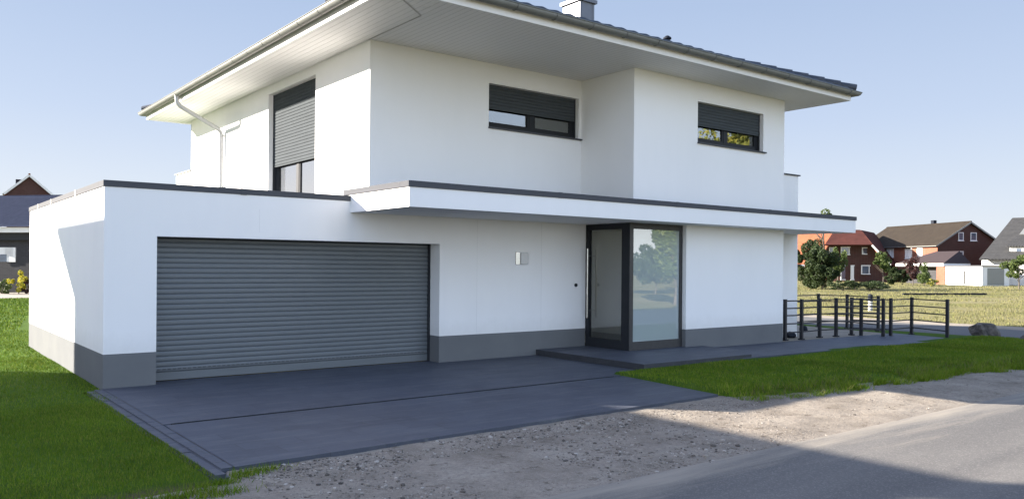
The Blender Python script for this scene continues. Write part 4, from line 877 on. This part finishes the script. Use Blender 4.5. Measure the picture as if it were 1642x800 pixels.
def tree(name, xy, h, rad, n, size, m, label, cat='tree', trunk_h=None, blobs=26, seed=0, cone=False, group=None, zb=-.1):
    r_ = np.random.default_rng(seed + 100); t = empty(name, (float(xy[0]), float(xy[1]), zb), 0, label, cat, group)
    th = h * .45 if trunk_h is None else trunk_h; cz = (th + h) / 2; rz = (h - th) / 2
    v = leaves((0, 0, cz), (rad, rad, rz), n, size, blobs, r_, cone)
    me = bpy.data.meshes.new('crown'); me.from_pydata(v.tolist(), [], np.arange(4 * n).reshape(-1, 4).tolist()); me.materials.append(M[m]); o = bpy.data.objects.new('crown', me); C.objects.link(o); o.parent = t
    w = MB(); R0 = max(.03, h * .018); w.tube([(0, 0, 0), (.02 * h, 0, th * .6), (0, .01 * h, th + rz * .5), (0, 0, th + rz * 1.2)], [R0, R0 * .8, R0 * .5, R0 * .15], 8)
    for k in range(7):
        a = r_.uniform(0, 6.28); z0 = th * r_.uniform(.75, 1.0) + rz * .3 * r_.uniform(0, 1); l = rad * r_.uniform(.5, .9)
        w.tube([(0, 0, z0), (l * .5 * math.cos(a), l * .5 * math.sin(a), z0 + rz * .35), (l * math.cos(a), l * math.sin(a), z0 + rz * r_.uniform(.6, 1))], [R0 * .45, R0 * .3, R0 * .1], 6)
    w.build('trunk', 'bark', t); return t
G = 'shrubs in front of the far brick house'
tree('bush', P(1297, 74), 4.6, 1.9, 16000, .10, 'leafD', 'big dark bush right beside the white house corner', 'bush', .05, 40, 1, group=G)
tree('bush', P(1318, 72), 4.0, 1.7, 14000, .10, 'leafD', 'dark bush between the white house and the slim green tree', 'bush', .05, 40, 2, group=G)
tree('slim_tree', P(1343, 78), 4.0, .95, 3800, .09, 'leafM', 'slim light green tree left of the white far front door', seed=3, trunk_h=1.4)
tree('slim_tree', P(1416, 78), 3.6, .95, 3800, .09, 'leafM', 'small round green tree with pale trunk right of the red brick house', seed=4, trunk_h=1.5)
for i, px in enumerate((1352, 1372, 1394, 1408)):
    tree('low_bush', P(px, 68 + 2 * (i % 2)), .95, 1.5, 1600, .07, 'leafD', ['low bush under the slim light green tree', 'low bush below the white far front door', 'low bush below the right ground window of the brick house', 'low bush at the foot of the small round tree'][i], 'bush', .0, 14, 10 + i, group='low bushes along the far field edge')
for i, px in enumerate((1429, 1447)):
    tree('hedge_bush', P(px, 96), 2.1, 1.15, 5000, .08, 'leafD', ['dark bush right of the small round tree', 'dark bush left of the purple shrub'][i], 'bush', 0, 16, 20 + i, group='dark bushes before the garage wing')
tree('purple_shrub', P(1464, 94), 3.4, 1.1, 5000, .08, 'leafP', 'dark purple shrub before the low garage wing', 'shrub', .5, 18, 24)
tree('conifer', P(1482, 90), 2.9, .95, 4500, .07, 'leafM', 'small green conifer right of the purple shrub', 'tree', .05, 40, 25, cone=True)
tree('low_shrub', P(1497, 89), .9, .7, 700, .08, 'leafY', 'tiny yellow-green shrub beside the brick pier', 'shrub', 0, 10, 26)
tree('leafy_tree', P(1634, 80), 3.9, 1.7, 7000, .09, 'leafM', 'light green tree before the grey-roofed house at the right edge', seed=27, trunk_h=.8)
tree('tall_tree', P(1320, 77), 7.45, 1.35, 4200, .11, 'leafM', 'distant tree top showing above the white canopy edge', seed=28, trunk_h=5.3)
for i, (px, dep, h_, r0, mt, lb) in enumerate(((30, 45.5, 1.4, .55, 'leafF', 'yellow flowering shrub before the dark bungalow wall'), (5, 45.5, 1.1, .6, 'leafM', 'green shrub at the left edge before the dark bungalow wall'), (42, 46, .9, .35, 'leafP', 'dark reddish shrub touching the white garage wall edge'))):
    tree('garden_shrub', P(px, dep), h_, r0, 900, .06, mt, lb, 'shrub', 0, 10, 40 + i, group='shrubs before the bungalow')

# across the street (seen only mirrored in the glazing)
def mirror(px, dep):   # point seen reflected in the y=-1.25 glazing
    q = P(px, dep); return np.array([q[0], -2.5 - q[1]])
for i, (px, dep, h_, r0, mt, lb) in enumerate(((1084, 40, 5.4, 1.1, 'leafM', 'leafy tree across the street mirrored in the entrance glass'), (1160, 46, 10.5, 2.3, 'leafY', 'tall yellow-green tree across the street'), (1215, 44, 10.5, 3.4, 'leafY', 'tall golden tree across the street, farthest right'), (1192, 60, 12.5, 3.6, 'leafY', 'broad golden tree across the street, behind the others'), (1052, 55, 3.6, 2.0, 'leafD', 'dark tree across the street, lowest of the row'))):
    tree('street_tree', mirror(px, dep), h_, r0, 9000, .13, mt, lb, 'tree', h_ * .2, 44, 60 + i, group='trees across the street')

# neighbour house on the left, out of frame: its shadow lies on lawn, garage wall and road
nb = empty('neighbour_house', (-7, 3, 0), label='white flat-roofed neighbouring house left of the lawn', cat='house')
ZB, ZT, NY = 5.68, 5.81, 8.1
MB().box(-9, -.84, .84, NY - .84, -.1, 5.0).build('wall', 'plaster', nb)
w = MB(); o_ = .84
A_ = [(-9.84 + o_, o_), (-o_, o_), (-o_, NY - o_), (-9.84 + o_, NY - o_)]; B_ = [(-9.84, 0), (0, 0), (0, NY), (-9.84, NY)]
w.add([(x, y, 5.0) for x, y in A_] + [(x, y, ZB) for x, y in B_] + [(x, y, ZT) for x, y in B_], [(0, 1, 5, 4), (1, 2, 6, 5), (2, 3, 7, 6), (3, 0, 4, 7), (4, 5, 9, 8), (5, 6, 10, 9), (6, 7, 11, 10), (7, 4, 8, 11), (8, 9, 10, 11)])
w.build('roof', 'fascia', nb)
MB().box(-2.3, -1.9, 1.42, 1.92, 5.81, 8.2).build('chimney', 'slate', nb)
for y_ in (1.6, 3.7, 5.6):
    f = MB().box(-.845, -.80, y_, y_ + 1.2, 3.2, 4.4).build('window', 'anthracite', nb); MB().box(-.80, -.795, y_ + .08, y_ + 1.12, 3.28, 4.32).build('pane', 'winglass', f)
